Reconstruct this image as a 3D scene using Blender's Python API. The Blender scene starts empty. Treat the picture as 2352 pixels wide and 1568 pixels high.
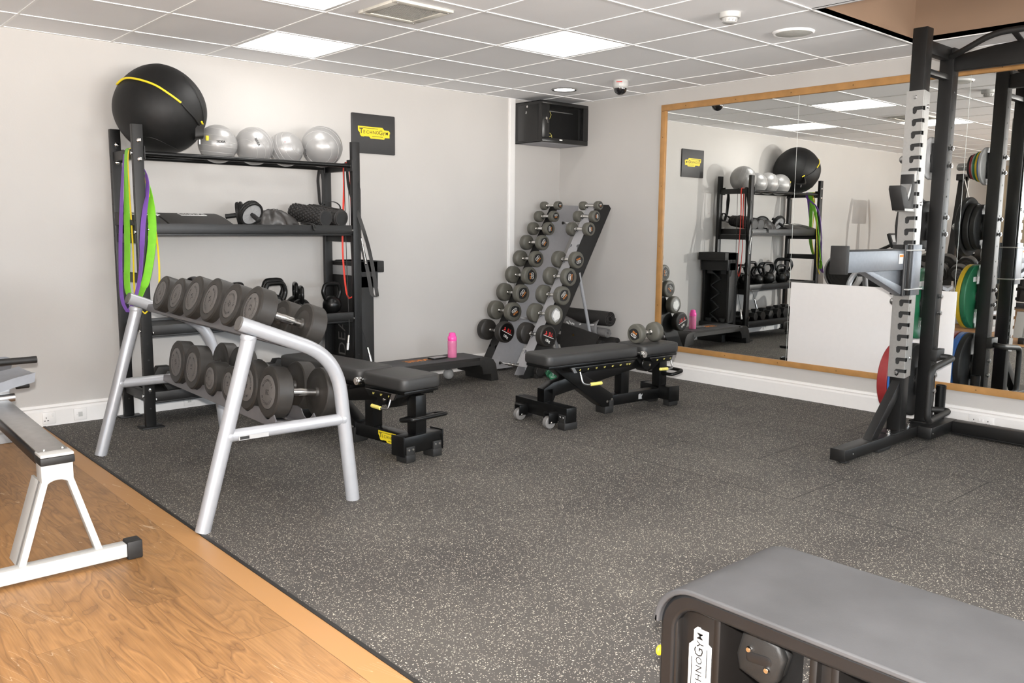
import bpy, bmesh, math, random
from mathutils import Vector, Matrix, Euler
random.seed(7)
SC = bpy.context.scene
COL = SC.collection
PI = math.pi
V = Vector
CEIL = 2.377
# ---------------------------------------------------------------- materials
def lin(h):
    if isinstance(h, str):
        h = h.lstrip('#'); c = [int(h[i:i+2], 16)/255 for i in (0, 2, 4)]
        return tuple(((x+.055)/1.055)**2.4 if x > .04045 else x/12.92 for x in c) + (1,)
    return tuple(h) + ((1,) if len(h) == 3 else ())
def mat(name, col, rough=.5, metal=0, var=.06, scale=30, bump=0, bscale=200, spec=.5, **kw):
    m = bpy.data.materials.new(name); m.use_nodes = True
    n = m.node_tree.nodes; l = m.node_tree.links
    b = n['Principled BSDF']; c = lin(col)
    b.inputs['Roughness'].default_value = rough; b.inputs['Metallic'].default_value = metal
    b.inputs['Specular IOR Level'].default_value = spec
    for k, v in kw.items(): b.inputs[k].default_value = v
    tc = n.new('ShaderNodeTexCoord')
    nz = n.new('ShaderNodeTexNoise'); nz.inputs['Scale'].default_value = scale; nz.inputs['Detail'].default_value = 4
    l.new(tc.outputs['Object'], nz.inputs['Vector'])
    rp = n.new('ShaderNodeValToRGB')
    rp.color_ramp.elements[0].position = .3; rp.color_ramp.elements[1].position = .7
    rp.color_ramp.elements[0].color = tuple(x*(1-var) for x in c[:3])+(1,)
    rp.color_ramp.elements[1].color = tuple(min(1, x*(1+var)) for x in c[:3])+(1,)
    l.new(nz.outputs['Fac'], rp.inputs['Fac']); l.new(rp.outputs['Color'], b.inputs['Base Color'])
    if bump:
        nb = n.new('ShaderNodeTexNoise'); nb.inputs['Scale'].default_value = bscale
        l.new(tc.outputs['Object'], nb.inputs['Vector'])
        bp = n.new('ShaderNodeBump'); bp.inputs['Strength'].default_value = bump; bp.inputs['Distance'].default_value = .002
        l.new(nb.outputs['Fac'], bp.inputs['Height']); l.new(bp.outputs['Normal'], b.inputs['Normal'])
    return m
def emis(name, col, s):
    m = mat(name, col); b = m.node_tree.nodes['Principled BSDF']
    b.inputs['Emission Color'].default_value = lin(col); b.inputs['Emission Strength'].default_value = s
    return m
class Mx: pass
M = Mx()
M.wall = mat('wall_paint', (.50, .482, .462), .75, var=.015, scale=3, bump=.15, bscale=90)
M.wallend = mat('wall_paint_tan', (.55, .46, .34), .8, var=.02, scale=3)
M.tan = mat('recess_paint', (.23, .150, .098), .7, var=.03, scale=4)
M.trunk = mat('trunking_plastic', (.80, .785, .77), .35, var=.01)
M.tile = mat('ceiling_tile', (.88, .885, .90), .9, var=.02, scale=2, bump=.25, bscale=160)
M.tbar = mat('ceiling_bar', (.92, .92, .92), .45, var=.01)
M.black = mat('black_powder_coat', (.0055, .0053, .0052), .42, var=.15, bump=.08, bscale=900)
M.blackg = mat('black_gloss_paint', (.004, .004, .004), .30, var=.1, spec=.35)
M.rub = mat('black_rubber', (.0105, .0100, .0095), .58, var=.2, bump=.15, bscale=300)
M.rubg = mat('dumbbell_urethane', (.022, .0195, .017), .5, var=.12, scale=20, bump=.05)
M.disc = mat('dumbbell_disc', (.105, .098, .093), .5, var=.08)
M.ink = mat('dark_ink', (.012, .012, .012), .6)
M.vinyl = mat('graphite_vinyl', (.030, .0295, .029), .48, var=.06, bump=.12, bscale=700)
M.mat_ = mat('foam_mat', (.024, .022, .021), .6, var=.1)
M.matg = mat('grey_foam_mat', (.17, .165, .165), .6, var=.1)
M.chrome = mat('chrome', (.75, .74, .72), .14, 1, var=.02)
M.steel = mat('brushed_steel', (.5, .5, .5), .35, 1, var=.05)
M.zinc = mat('galvanised_steel', (.46, .46, .45), .36, .75, var=.04, scale=60)
M.galv = mat('grey_blue_steel', (.22, .235, .26), .42, .5, var=.05, scale=60)
M.silver = mat('silver_paint', (.42, .43, .455), .34, .35, var=.02)
M.rail = mat('grey_rail_paint', (.135, .13, .135), .42, .25, var=.05)
M.railg = mat('silver_rack_panel', (.42, .42, .44), .4, .5, var=.03)
M.oliv = mat('grey_olive_urethane', (.098, .094, .078), .48, var=.10, scale=25, bump=.05)
M.yel = mat('yellow', (.80, .62, .02), .5, var=.03)
M.yelh = mat('yellow_handle', (.80, .70, .18), .4, var=.03)
M.white = mat('white_paint', (.50, .50, .485), .35, var=.01)
M.ink_w = mat('white_ink', (.75, .75, .73), .6)
M.orange = mat('orange_ink', (.85, .28, .04), .6)
M.redink = mat('red_ink', (.62, .03, .03), .6)
M.red = mat('red_rubber', (.24, .020, .022), .45, var=.08)
M.redb = mat('red_band', (.75, .05, .03), .5)
M.blue = mat('blue_rubber', (.03, .12, .38), .45, var=.08)
M.green = mat('green_rubber', (.012, .14, .06), .45, var=.08)
M.yelp = mat('yellow_rubber', (.62, .42, .02), .45, var=.05)
M.greyp = mat('grey_plate', (.42, .42, .42), .4, var=.05)
M.purple = mat('purple_band', (.17, .07, .36), .5)
M.lime = mat('lime_band', (.20, .58, .03), .5)
M.ball = mat('silver_ball', (.33, .325, .32), .30, .25, var=.04, scale=6)
M.cover = mat('black_ball_cover', (.007, .007, .007), .55, var=.2, bump=.2, bscale=500, spec=.35)
M.oak = mat('oak_frame', (.42, .22, .075), .42, var=.12, scale=14)
M.board = mat('white_board_panel', (.78, .76, .75), .45, var=.01)
M.pc = mat('dark_plastic', (.009, .0095, .0105), .4, var=.08)
M.seatg = mat('grey_seat_plastic', (.19, .20, .22), .5, var=.05)
M.pad = mat('grey_step_top', (.058, .058, .061), .62, var=.18, scale=7, bump=.1, bscale=400)
M.lgrey = mat('light_grey_plastic', (.35, .35, .35), .45, var=.04)
M.light = emis('light_panel', (1., .985, .96), 6.5)
M.spot = emis('downlight_glow', (1., .97, .92), 14.0)
M.screen = mat('screen', (.01, .012, .015), .1)
M.pink = mat('pink_bottle', (.95, .26, .50), .25, var=.03, **{'Transmission Weight': .2, 'Alpha': .80})
M.pinkc = mat('pink_lid', (.95, .09, .42), .3, var=.03)
M.glass = mat('cabinet_glass', (.02, .02, .02), .05, var=0, **{'Alpha': .10})
M.mirror = mat('mirror_glass', (.86, .87, .85), .0, 1, var=0)
M.mirr_edge = mat('mirror_edge', (.75, .78, .76), .25, .4, var=.02)
M.bag = mat('black_nylon', (.040, .037, .035), .4, var=.2, bump=.5, bscale=40)
M.mesh = mat('vent_grille', (.45, .44, .41), .5, .3)
M.void = mat('vent_dark', (.02, .02, .02), .9)
# rubber floor -----------------------------------------------------------
def nn(m, t, **k):
    x = m.node_tree.nodes.new(t)
    for a, b in k.items(): setattr(x, a, b)
    return x
def math_(m, op, a, b=None, c=None):
    x = nn(m, 'ShaderNodeMath', operation=op); l = m.node_tree.links
    for i, v in enumerate((a, b, c)):
        if v is None: continue
        if isinstance(v, (int, float)): x.inputs[i].default_value = v
        else: l.new(v, x.inputs[i])
    return x.outputs[0]
def mixc(m, f, a, b):
    x = nn(m, 'ShaderNodeMix', data_type='RGBA'); l = m.node_tree.links
    if isinstance(f, (int, float)): x.inputs[0].default_value = f
    else: l.new(f, x.inputs[0])
    for i, v in ((6, a), (7, b)):
        if isinstance(v, tuple): x.inputs[i].default_value = v
        else: l.new(v, x.inputs[i])
    return x.outputs[2]
def floor_mat():
    m = bpy.data.materials.new('speckled_rubber_floor'); m.use_nodes = True
    l = m.node_tree.links; b = m.node_tree.nodes['Principled BSDF']
    tc = nn(m, 'ShaderNodeTexCoord'); P = tc.outputs['Object']
    wn = nn(m, 'ShaderNodeTexNoise'); wn.inputs['Scale'].default_value = 330; l.new(P, wn.inputs['Vector'])
    off = nn(m, 'ShaderNodeVectorMath', operation='SCALE'); off.inputs['Scale'].default_value = .005
    l.new(wn.outputs['Color'], off.inputs[0])
    ad = nn(m, 'ShaderNodeVectorMath', operation='ADD'); l.new(P, ad.inputs[0]); l.new(off.outputs[0], ad.inputs[1])
    masks = []
    for sc, th, sel in ((215, .36, .70), (120, .30, .84)):
        v = nn(m, 'ShaderNodeTexVoronoi'); v.inputs['Scale'].default_value = sc; l.new(ad.outputs[0], v.inputs['Vector'])
        s = nn(m, 'ShaderNodeSeparateColor'); l.new(v.outputs['Color'], s.inputs[0])
        a = math_(m, 'LESS_THAN', v.outputs['Distance'], th)
        masks.append((math_(m, 'MULTIPLY', a, math_(m, 'GREATER_THAN', s.outputs[0], sel)), s.outputs[1]))
    big = nn(m, 'ShaderNodeTexNoise'); big.inputs['Scale'].default_value = 1.7; big.inputs['Detail'].default_value = 5; l.new(P, big.inputs['Vector'])
    rp = nn(m, 'ShaderNodeValToRGB'); l.new(big.outputs['Fac'], rp.inputs['Fac'])
    rp.color_ramp.elements[0].position = .35; rp.color_ramp.elements[1].position = .68
    rp.color_ramp.elements[0].color = (.050, .046, .043, 1); rp.color_ramp.elements[1].color = (.080, .074, .067, 1)
    tone = mixc(m, masks[0][1], (.24, .22, .19, 1), (.78, .72, .60, 1))
    c = mixc(m, masks[0][0], rp.outputs['Color'], tone)
    c = mixc(m, masks[1][0], c, tone)
    sp = nn(m, 'ShaderNodeSeparateXYZ'); l.new(P, sp.inputs[0])
    cb = nn(m, 'ShaderNodeCombineXYZ')
    l.new(math_(m, 'ADD', sp.outputs[1], 3.32+20), cb.inputs[0]); l.new(math_(m, 'ADD', sp.outputs[0], .2+.51*20), cb.inputs[1])
    br = nn(m, 'ShaderNodeTexBrick'); l.new(cb.outputs[0], br.inputs['Vector'])
    br.inputs['Scale'].default_value = 1; br.inputs['Brick Width'].default_value = 1.0; br.inputs['Row Height'].default_value = .51
    br.inputs['Mortar Size'].default_value = .0035; br.inputs['Mortar Smooth'].default_value = .1; br.offset = .5
    seam = math_(m, 'MULTIPLY', br.outputs['Fac'], math_(m, 'GREATER_THAN', sp.outputs[0], -2.25))
    c = mixc(m, math_(m, 'MULTIPLY', seam, .8), c, (.012, .012, .012, 1))
    l.new(c, b.inputs['Base Color']); b.inputs['Roughness'].default_value = .72; b.inputs['Specular IOR Level'].default_value = .35
    bp = nn(m, 'ShaderNodeBump'); bp.inputs['Strength'].default_value = .3; bp.inputs['Distance'].default_value = .001
    l.new(wn.outputs['Fac'], bp.inputs['Height']); l.new(bp.outputs['Normal'], b.inputs['Normal'])
    return m
def wood_mat():
    m = bpy.data.materials.new('wood_plank_floor'); m.use_nodes = True
    l = m.node_tree.links; b = m.node_tree.nodes['Principled BSDF']
    tc = nn(m, 'ShaderNodeTexCoord'); sp = nn(m, 'ShaderNodeSeparateXYZ'); l.new(tc.outputs['Object'], sp.inputs[0])
    X, Y = sp.outputs[0], sp.outputs[1]
    row = math_(m, 'FLOOR', math_(m, 'DIVIDE', math_(m, 'ADD', X, 4.6), .1635))
    yo = math_(m, 'ADD', math_(m, 'ADD', Y, 1.9), math_(m, 'MULTIPLY', row, .437))
    pl = math_(m, 'FLOOR', yo)
    wn = nn(m, 'ShaderNodeTexWhiteNoise', noise_dimensions='2D'); cc = nn(m, 'ShaderNodeCombineXYZ')
    l.new(row, cc.inputs[0]); l.new(pl, cc.inputs[1]); l.new(cc.outputs[0], wn.inputs['Vector'])
    sc_ = nn(m, 'ShaderNodeSeparateColor'); l.new(wn.outputs['Color'], sc_.inputs[0])
    g = nn(m, 'ShaderNodeCombineXYZ')
    l.new(math_(m, 'ADD', math_(m, 'MULTIPLY', X, 7.5), math_(m, 'MULTIPLY', sc_.outputs[0], 30)), g.inputs[0])
    l.new(math_(m, 'ADD', math_(m, 'MULTIPLY', Y, 1.5), math_(m, 'MULTIPLY', sc_.outputs[1], 30)), g.inputs[1])
    n1 = nn(m, 'ShaderNodeTexNoise'); n1.inputs['Scale'].default_value = 1.0; n1.inputs['Detail'].default_value = 2.5; n1.inputs['Distortion'].default_value = .5
    l.new(g.outputs[0], n1.inputs['Vector'])
    rings = math_(m, 'FRACT', math_(m, 'MULTIPLY', n1.outputs['Fac'], 11))
    g2 = nn(m, 'ShaderNodeCombineXYZ'); l.new(math_(m, 'MULTIPLY', X, 160), g2.inputs[0]); l.new(math_(m, 'MULTIPLY', Y, 5), g2.inputs[1])
    n2 = nn(m, 'ShaderNodeTexNoise'); n2.inputs['Scale'].default_value = 1.0; n2.inputs['Detail'].default_value = 3; l.new(g2.outputs[0], n2.inputs['Vector'])
    rp = nn(m, 'ShaderNodeValToRGB'); l.new(rings, rp.inputs['Fac'])
    e = rp.color_ramp.elements; e[0].position = 0; e[0].color = (.165, .080, .030, 1); e[1].position = .30; e[1].color = (.35, .18, .066, 1)
    e3 = rp.color_ramp.elements.new(1); e3.color = (.24, .118, .042, 1)
    base = mixc(m, math_(m, 'MULTIPLY', sc_.outputs[2], .45), rp.outputs['Color'], (.46, .25, .10, 1))
    base = mixc(m, .12, base, (.42, .22, .085, 1))
    r2 = nn(m, 'ShaderNodeValToRGB'); l.new(n2.outputs['Fac'], r2.inputs['Fac']); r2.color_ramp.elements[0].position = .3; r2.color_ramp.elements[1].position = .6
    r2.color_ramp.elements[0].color = (.80, .78, .74, 1); r2.color_ramp.elements[1].color = (1, 1, 1, 1)
    mu = nn(m, 'ShaderNodeMix', data_type='RGBA', blend_type='MULTIPLY'); mu.inputs[0].default_value = 1; l.new(base, mu.inputs[6]); l.new(r2.outputs['Color'], mu.inputs[7])
    pt = nn(m, 'ShaderNodeMapRange'); l.new(sc_.outputs[0], pt.inputs[0]); pt.inputs[3].default_value = .74; pt.inputs[4].default_value = 1.12
    vm = nn(m, 'ShaderNodeVectorMath', operation='SCALE'); l.new(mu.outputs[2], vm.inputs[0]); l.new(pt.outputs[0], vm.inputs['Scale'])
    fx = math_(m, 'FRACT', math_(m, 'DIVIDE', math_(m, 'ADD', X, 4.6), .1635)); fy = math_(m, 'FRACT', yo)
    seam = math_(m, 'MAXIMUM', math_(m, 'LESS_THAN', fx, .012), math_(m, 'LESS_THAN', fy, .0025))
    bord = math_(m, 'GREATER_THAN', X, -4.597)
    seam = math_(m, 'MULTIPLY', seam, math_(m, 'SUBTRACT', 1, bord))
    c = mixc(m, bord, vm.outputs[0], (.40, .21, .08, 1))
    c = mixc(m, math_(m, 'MULTIPLY', seam, .55), c, (.14, .065, .02, 1))
    # scratches
    sn = nn(m, 'ShaderNodeTexNoise'); sn.inputs['Scale'].default_value = 1; sn.inputs['Detail'].default_value = 1
    gs = nn(m, 'ShaderNodeCombineXYZ'); l.new(math_(m, 'ADD', math_(m, 'MULTIPLY', X, 34), math_(m, 'MULTIPLY', Y, 9)), gs.inputs[0]); l.new(math_(m, 'MULTIPLY', Y, 2.2), gs.inputs[1]); l.new(gs.outputs[0], sn.inputs['Vector'])
    band = math_(m, 'LESS_THAN', math_(m, 'ABSOLUTE', math_(m, 'SUBTRACT', sn.outputs['Fac'], .5)), .0035)
    pn = nn(m, 'ShaderNodeTexNoise'); pn.inputs['Scale'].default_value = 1.6; l.new(tc.outputs['Object'], pn.inputs['Vector'])
    sm = math_(m, 'MULTIPLY', band, math_(m, 'GREATER_THAN', pn.outputs['Fac'], .55))
    c = mixc(m, math_(m, 'MULTIPLY', sm, .35), c, (.75, .6, .42, 1))
    l.new(c, b.inputs['Base Color']); b.inputs['Roughness'].default_value = .42; b.inputs['Specular IOR Level'].default_value = .4
    return m
M.floor = floor_mat(); M.wood = wood_mat()
# ---------------------------------------------------------------- builder
WM = {}
def ident(): return Matrix.Identity(4)
def T(x=0, y=0, z=0): return Matrix.Translation((x, y, z))
def R(a, ax): return Matrix.Rotation(a, 4, ax)
def frame(p, zdir, xhint=(1, 0, 0)):
    z = V(zdir).normalized(); x = V(xhint) - z*V(xhint).dot(z)
    if x.length < 1e-5: x = V((0, 1, 0)) - z*V((0, 1, 0)).dot(z)
    x.normalize(); y = z.cross(x)
    m = Matrix((x, y, z)).transposed().to_4x4(); m.translation = V(p); return m
def arcpath(pts, r, n=6):
    pts = [V(p) for p in pts]; out = [pts[0]]
    for i in range(1, len(pts)-1):
        rr = r[i] if isinstance(r, (list, tuple)) else r
        a, b, c = pts[i-1], pts[i], pts[i+1]
        d1 = (a-b); d2 = (c-b); k = min(rr, d1.length*.49, d2.length*.49)
        p1 = b+d1.normalized()*k; p2 = b+d2.normalized()*k
        for j in range(n+1):
            t = j/n; out.append(p1*(1-t)**2+b*2*t*(1-t)+p2*t*t)
    out.append(pts[-1]); return out
_tc = {}
def text_mesh(s, bold=.0):
    if (s, bold) in _tc: return _tc[(s, bold)]
    cu = bpy.data.curves.new('t', 'FONT'); cu.body = s; cu.size = 1; cu.resolution_u = 2; cu.offset = bold
    cu.align_x = 'CENTER'; cu.align_y = 'CENTER'; cu.extrude = 0
    o = bpy.data.objects.new('t', cu); COL.objects.link(o)
    dg = bpy.context.evaluated_depsgraph_get(); ev = o.evaluated_get(dg); me = ev.to_mesh()
    vs = [v.co.copy() for v in me.vertices]; fs = [tuple(p.vertices) for p in me.polygons]
    ev.to_mesh_clear(); bpy.data.objects.remove(o); bpy.data.curves.remove(cu)
    _tc[(s, bold)] = (vs, fs); return vs, fs
class B:
    def __init__(s, m=None): s.v = []; s.f = []; s.m = m or ident()
    def add(s, vs, fs, m=None):
        k = len(s.v); mm = s.m @ (m if m is not None else ident())
        s.v += [mm @ V(p) for p in vs]; s.f += [tuple(i+k for i in f) for f in fs]; return s
    def frombm(s, bm, m=None):
        bm.verts.ensure_lookup_table(); bm.verts.index_update()
        s.add([v.co.copy() for v in bm.verts], [tuple(v.index for v in f.verts) for f in bm.faces], m); bm.free(); return s
    def box(s, c, d, bev=0, m=None, seg=2):
        bm = bmesh.new(); bmesh.ops.create_cube(bm, size=1)
        for v in bm.verts: v.co = V((v.co.x*d[0]+c[0], v.co.y*d[1]+c[1], v.co.z*d[2]+c[2]))
        if bev: bmesh.ops.bevel(bm, geom=list(bm.edges), offset=min(bev, min(d)*.45), segments=seg, affect='EDGES', profile=.5)
        return s.frombm(bm, m)
    def bb(s, x0, x1, y0, y1, z0, z1, bev=0, seg=2):
        return s.box(((x0+x1)/2, (y0+y1)/2, (z0+z1)/2), (abs(x1-x0), abs(y1-y0), abs(z1-z0)), bev, None, seg)
    def bar(s, p0, p1, w, h, bev=.003, up=(0, 0, 1)):
        p0, p1 = V(p0), V(p1); d = (p1-p0); m = frame((p0+p1)/2, d, V(up).cross(d) if V(up).cross(d).length > 1e-6 else (1, 0, 0))
        return s.box((0, 0, 0), (w, h, d.length), bev, m)
    def tube(s, pts, r, seg=12, caps=True, closed=False, sx=1, up=None):
        pts = [V(p) for p in pts]; n = len(pts); rings = []; prev = None
        for i, p in enumerate(pts):
            if closed: d = pts[(i+1) % n]-pts[i-1]
            else: d = pts[min(i+1, n-1)]-pts[max(i-1, 0)]
            d.normalize()
            if prev is None:
                a = V(up) if up else (V((0, 0, 1)) if abs(d.z) < .9 else V((1, 0, 0)))
            else: a = prev
            u = a-d*a.dot(d); u.normalize(); prev = u; w = d.cross(u)
            rr = r[i] if isinstance(r, (list, tuple)) else r
            rings.append([p+(u*math.cos(2*PI*k/seg)+w*math.sin(2*PI*k/seg)*sx)*rr for k in range(seg)])
        vs = [v for q in rings for v in q]; fs = []
        for i in range(n if closed else n-1):
            j = (i+1) % n
            for k in range(seg):
                k2 = (k+1) % seg; fs.append((i*seg+k, i*seg+k2, j*seg+k2, j*seg+k))
        if caps and not closed: fs += [tuple(range(seg-1, -1, -1)), tuple((n-1)*seg+k for k in range(seg))]
        return s.add(vs, fs)
    def ribbon(s, pts, w, t, wdir):
        """flat band along pts, width w along wdir"""
        pts = [V(p) for p in pts]; n = len(pts); vs = []
        for i, p in enumerate(pts):
            wd = (wdir(p) if callable(wdir) else V(wdir)).normalized()
            d = (pts[min(i+1, n-1)]-pts[max(i-1, 0)]).normalized(); nn_ = d.cross(wd).normalized()
            for a, b_ in ((-1, -1), (1, -1), (1, 1), (-1, 1)): vs.append(p+wd*(w/2*a)+nn_*(t/2*b_))
        fs = [(0, 1, 2, 3), tuple((n-1)*4+k for k in (3, 2, 1, 0))]
        for i in range(n-1):
            for k in range(4): fs.append((i*4+k, (i+1)*4+k, (i+1)*4+(k+1) % 4, i*4+(k+1) % 4))
        return s.add(vs, fs)
    def lathe(s, prof, m=None, seg=32, sy=1):
        vs = []; fs = []; n = len(prof)
        for r, z in prof:
            for k in range(seg): a = 2*PI*k/seg; vs.append((r*math.cos(a), r*math.sin(a)*sy, z))
        for i in range(n-1):
            for k in range(seg):
                k2 = (k+1) % seg; fs.append((i*seg+k, i*seg+k2, (i+1)*seg+k2, (i+1)*seg+k))
        if prof[0][0] > 1e-6: fs.append(tuple(range(seg-1, -1, -1)))
        if prof[-1][0] > 1e-6: fs.append(tuple((n-1)*seg+k for k in range(seg)))
        return s.add(vs, fs, m)
    def cyl(s, p0, p1, r, seg=20, bev=0):
        p0, p1 = V(p0), V(p1); L = (p1-p0).length; m = frame(p0, p1-p0)
        if bev: return s.lathe([(r-bev, 0), (r, bev), (r, L-bev), (r-bev, L)], m, seg)
        return s.lathe([(r, 0), (r, L)], m, seg)
    def prism(s, poly, t, m=None, bev=0):
        """polygon in XY, thickness t centred on z=0"""
        bm = bmesh.new(); n = len(poly)
        vs = [bm.verts.new((p[0], p[1], -t/2)) for p in poly]; f = bm.faces.new(vs)
        r = bmesh.ops.extrude_face_region(bm, geom=[f])
        for v in r['geom']:
            if isinstance(v, bmesh.types.BMVert): v.co.z += t
        bmesh.ops.recalc_face_normals(bm, faces=list(bm.faces))
        if bev:
            es = [e for e in bm.edges if abs(e.verts[0].co.z-e.verts[1].co.z) < 1e-6]
            bmesh.ops.bevel(bm, geom=es, offset=bev, segments=2, affect='EDGES', profile=.5)
        ng = [f for f in bm.faces if len(f.verts) > 4]
        if ng: bmesh.ops.triangulate(bm, faces=ng)
        return s.frombm(bm, m)
    def sphere(s, c, r, seg=32, rings=20, sc=(1, 1, 1), m=None):
        prof = [(max(0, r*math.sin(PI*i/rings)), -r*math.cos(PI*i/rings)) for i in range(rings+1)]
        mm = (m or ident()) @ T(*c) @ Matrix.Diagonal((*sc, 1)); prof[0] = (1e-5, -r); prof[-1] = (1e-5, r)
        return s.lathe(prof, mm, seg)
    def text(s, t, size, m, bold=.01, thick=0):
        vs, fs = text_mesh(t, bold)
        return s.add([v*size for v in vs], fs, m)
    def arctext(s, t, rad, size, m, a0, spread, inward=False, bold=.01):
        for i, ch in enumerate(t):
            if ch == ' ': continue
            f = (i-(len(t)-1)/2)*spread
            a = a0 - f if not inward else a0 + f
            mm = m @ R(a, 'Z') @ T(rad, 0, 0) @ R(-PI/2 if not inward else PI/2, 'Z')
            vs, fs = text_mesh(ch, bold); s.add([v*size for v in vs], fs, mm)
        return s
    def build(s, name, m, parent=None, smooth=40, world=True):
        me = bpy.data.meshes.new(name); inv = WM[parent].inverted() if (parent is not None and world) else ident()
        me.from_pydata([tuple(inv @ v) for v in s.v], [], s.f); me.materials.append(m)
        bm = bmesh.new(); bm.from_mesh(me); bmesh.ops.recalc_face_normals(bm, faces=list(bm.faces)) if smooth != -1 else None
        bm.to_mesh(me); bm.free(); me.update()
        if smooth and smooth > 0:
            me.polygons.foreach_set('use_smooth', [True]*len(me.polygons)); me.set_sharp_from_angle(angle=math.radians(smooth))
        o = bpy.data.objects.new(name, me); COL.objects.link(o)
        if parent is not None: o.parent = parent; WM[o] = WM[parent]
        else: WM[o] = ident()
        return o
def each(b, name, m, parent=None, smooth=40):
    """every loose piece of the builder becomes a part of its own"""
    n = len(b.v); par = list(range(n))
    def find(a):
        while par[a] != a: par[a] = par[par[a]]; a = par[a]
        return a
    for f in b.f:
        r = find(f[0])
        for k in f[1:]: par[find(k)] = r
    grp = {}
    for i in range(n): grp.setdefault(find(i), []).append(i)
    out = []
    fg = {}
    for f in b.f: fg.setdefault(find(f[0]), []).append(f)
    for r, idx in grp.items():
        mp = {a: k for k, a in enumerate(idx)}; q = B(); q.v = [b.v[a] for a in idx]; q.f = [tuple(mp[a] for a in f) for f in fg.get(r, [])]
        if q.f: out.append(q.build(name, m, parent, smooth))
    return out
def tag(o, label, cat, group=None):
    o['label'] = label; o['category'] = cat
    if group: o['group'] = group
    return o
def thing(name, label, cat, loc=(0, 0, 0), group=None, rz=0, m=None):
    o = bpy.data.objects.new(name, None); COL.objects.link(o); o.empty_display_size = .1
    mm = m if m is not None else T(*loc) @ R(rz, 'Z'); o.matrix_world = mm; WM[o] = mm.copy()
    return tag(o, label, cat, group)
def struct(b, name, m, smooth=0):
    o = b.build(name, m, None, smooth); o['kind'] = 'structure'; return o
def dup(root, m, label, group=None):
    r = root.copy(); COL.objects.link(r); r.matrix_world = m; WM[r] = m.copy(); r['label'] = label
    if group: r['group'] = group
    def rec(a, b_):
        for ch in [c for c in CH.get(a, []) ]:
            c = ch.copy(); COL.objects.link(c); c.parent = b_; c.matrix_parent_inverse = ch.matrix_parent_inverse.copy(); WM[c] = m
            rec(ch, c)
    rec(root, r); return r
CH = {}
def index_children(root):
    def rec(o):
        CH[o] = [c for c in COL.objects if c.parent == o]
        for c in CH[o]: rec(c)
    rec(root)
def logo(b_badge, b_ink, m, w):
    """yellow lozenge badge with the word in small capitals, centred, width w, in XY of m"""
    k = w/10.0
    poly = [(-5, 1.35), (2.6, 1.35), (3.2, .75), (4.55, .75), (5, .3), (5, -.1), (4.85, -.2), (4.85, -1.25), (3.4, -1.25), (3.15, -1.7), (-1.1, -1.7), (-1.6, -1.2),
            (-3.1, -1.2), (-3.15, -1.3), (-4.0, -1.3), (-4.4, -.9), (-4.45, -.3), (-5, .2)]
    b_badge.prism([(x*k, y*k) for x, y in poly], .0015, m)
    mi = m @ T(0, 0, .0012)
    b_ink.text('T', 1.9*k, mi @ T(-4.0*k, .05*k, 0), .01)
    for i, ch in enumerate('ECHNO'): b_ink.text(ch, 1.22*k, mi @ T((-3.1+i*1.03)*k, -.12*k, 0), .005)
    b_ink.text('G', 1.7*k, mi @ T(2.05*k, -.05*k, 0), .005); b_ink.text('Y', 1.35*k, mi @ T(3.02*k, -.25*k, 0), .005); b_ink.text('M', 1.15*k, mi @ T(3.98*k, -.15*k, 0), .005)
    for (x0, y0, x1, y1) in ((-4.6, .86, 1.2, .98), (-.7, -1.18, 2.7, -1.06)):
        b_ink.add([(x0*k, y0*k, 0), (x1*k, y0*k, 0), (x1*k, y1*k, 0), (x0*k, y1*k, 0)], [(0, 1, 2, 3)], mi)
def slab_round(b, x0, x1, y0, y1, z0, z1, rc, bev, m=None, n=6):
    """cushion: rounded corners in plan, softened rims"""
    poly = []
    for cx, cy, a in ((x1-rc, y1-rc, 0), (x0+rc, y1-rc, PI/2), (x0+rc, y0+rc, PI), (x1-rc, y0+rc, 1.5*PI)):
        for i in range(n+1): t = a+PI/2*i/n; poly.append((cx+rc*math.cos(t), cy+rc*math.sin(t)))
    b.prism(poly, z1-z0, (m or ident()) @ T(0, 0, (z0+z1)/2), bev)
FLASH = 140; EXPO = 0.45; SKY = 27.0
# ================================================================= ROOM
XL, YB = -10.6, -9.4
def px(i): return -.379-.6*(7-i)
def qy(j): return -.415-.6*(j-1)
b = B(); b.bb(-4.5, .0, YB, 0, -.02, 0); struct(b, 'floor_rubber', M.floor)
b = B(); b.bb(XL, -4.5, YB, 0, -.02, -.001); struct(b, 'floor_wood', M.wood)
b = B(); b.bb(-4.508, -4.494, YB, -.03, -.001, .0025); struct(b, 'trim_3', M.rub)
b = B(); b.bb(XL, .1, 0, .1, -.02, 3.2); struct(b, 'wall_back', M.wall)
b = B(); b.bb(0, .1, YB, 0, -.02, 3.2); struct(b, 'wall_right', M.wall)
WY = [(-9.2, -7.5), (-7.1, -5.4)]  # unseen windows added to bring light onto the right wall
b = B(); e = [YB]+[v for w_ in WY for v in w_]+[.1]
for k in range(0, len(e), 2): b.bb(XL-.1, XL, e[k], e[k+1], -.02, 3.2)
for w_ in WY: b.bb(XL-.1, XL, w_[0], w_[1], -.02, .85); b.bb(XL-.1, XL, w_[0], w_[1], 2.25, 3.2)
struct(b, 'wall_left', M.wallend)
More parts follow.
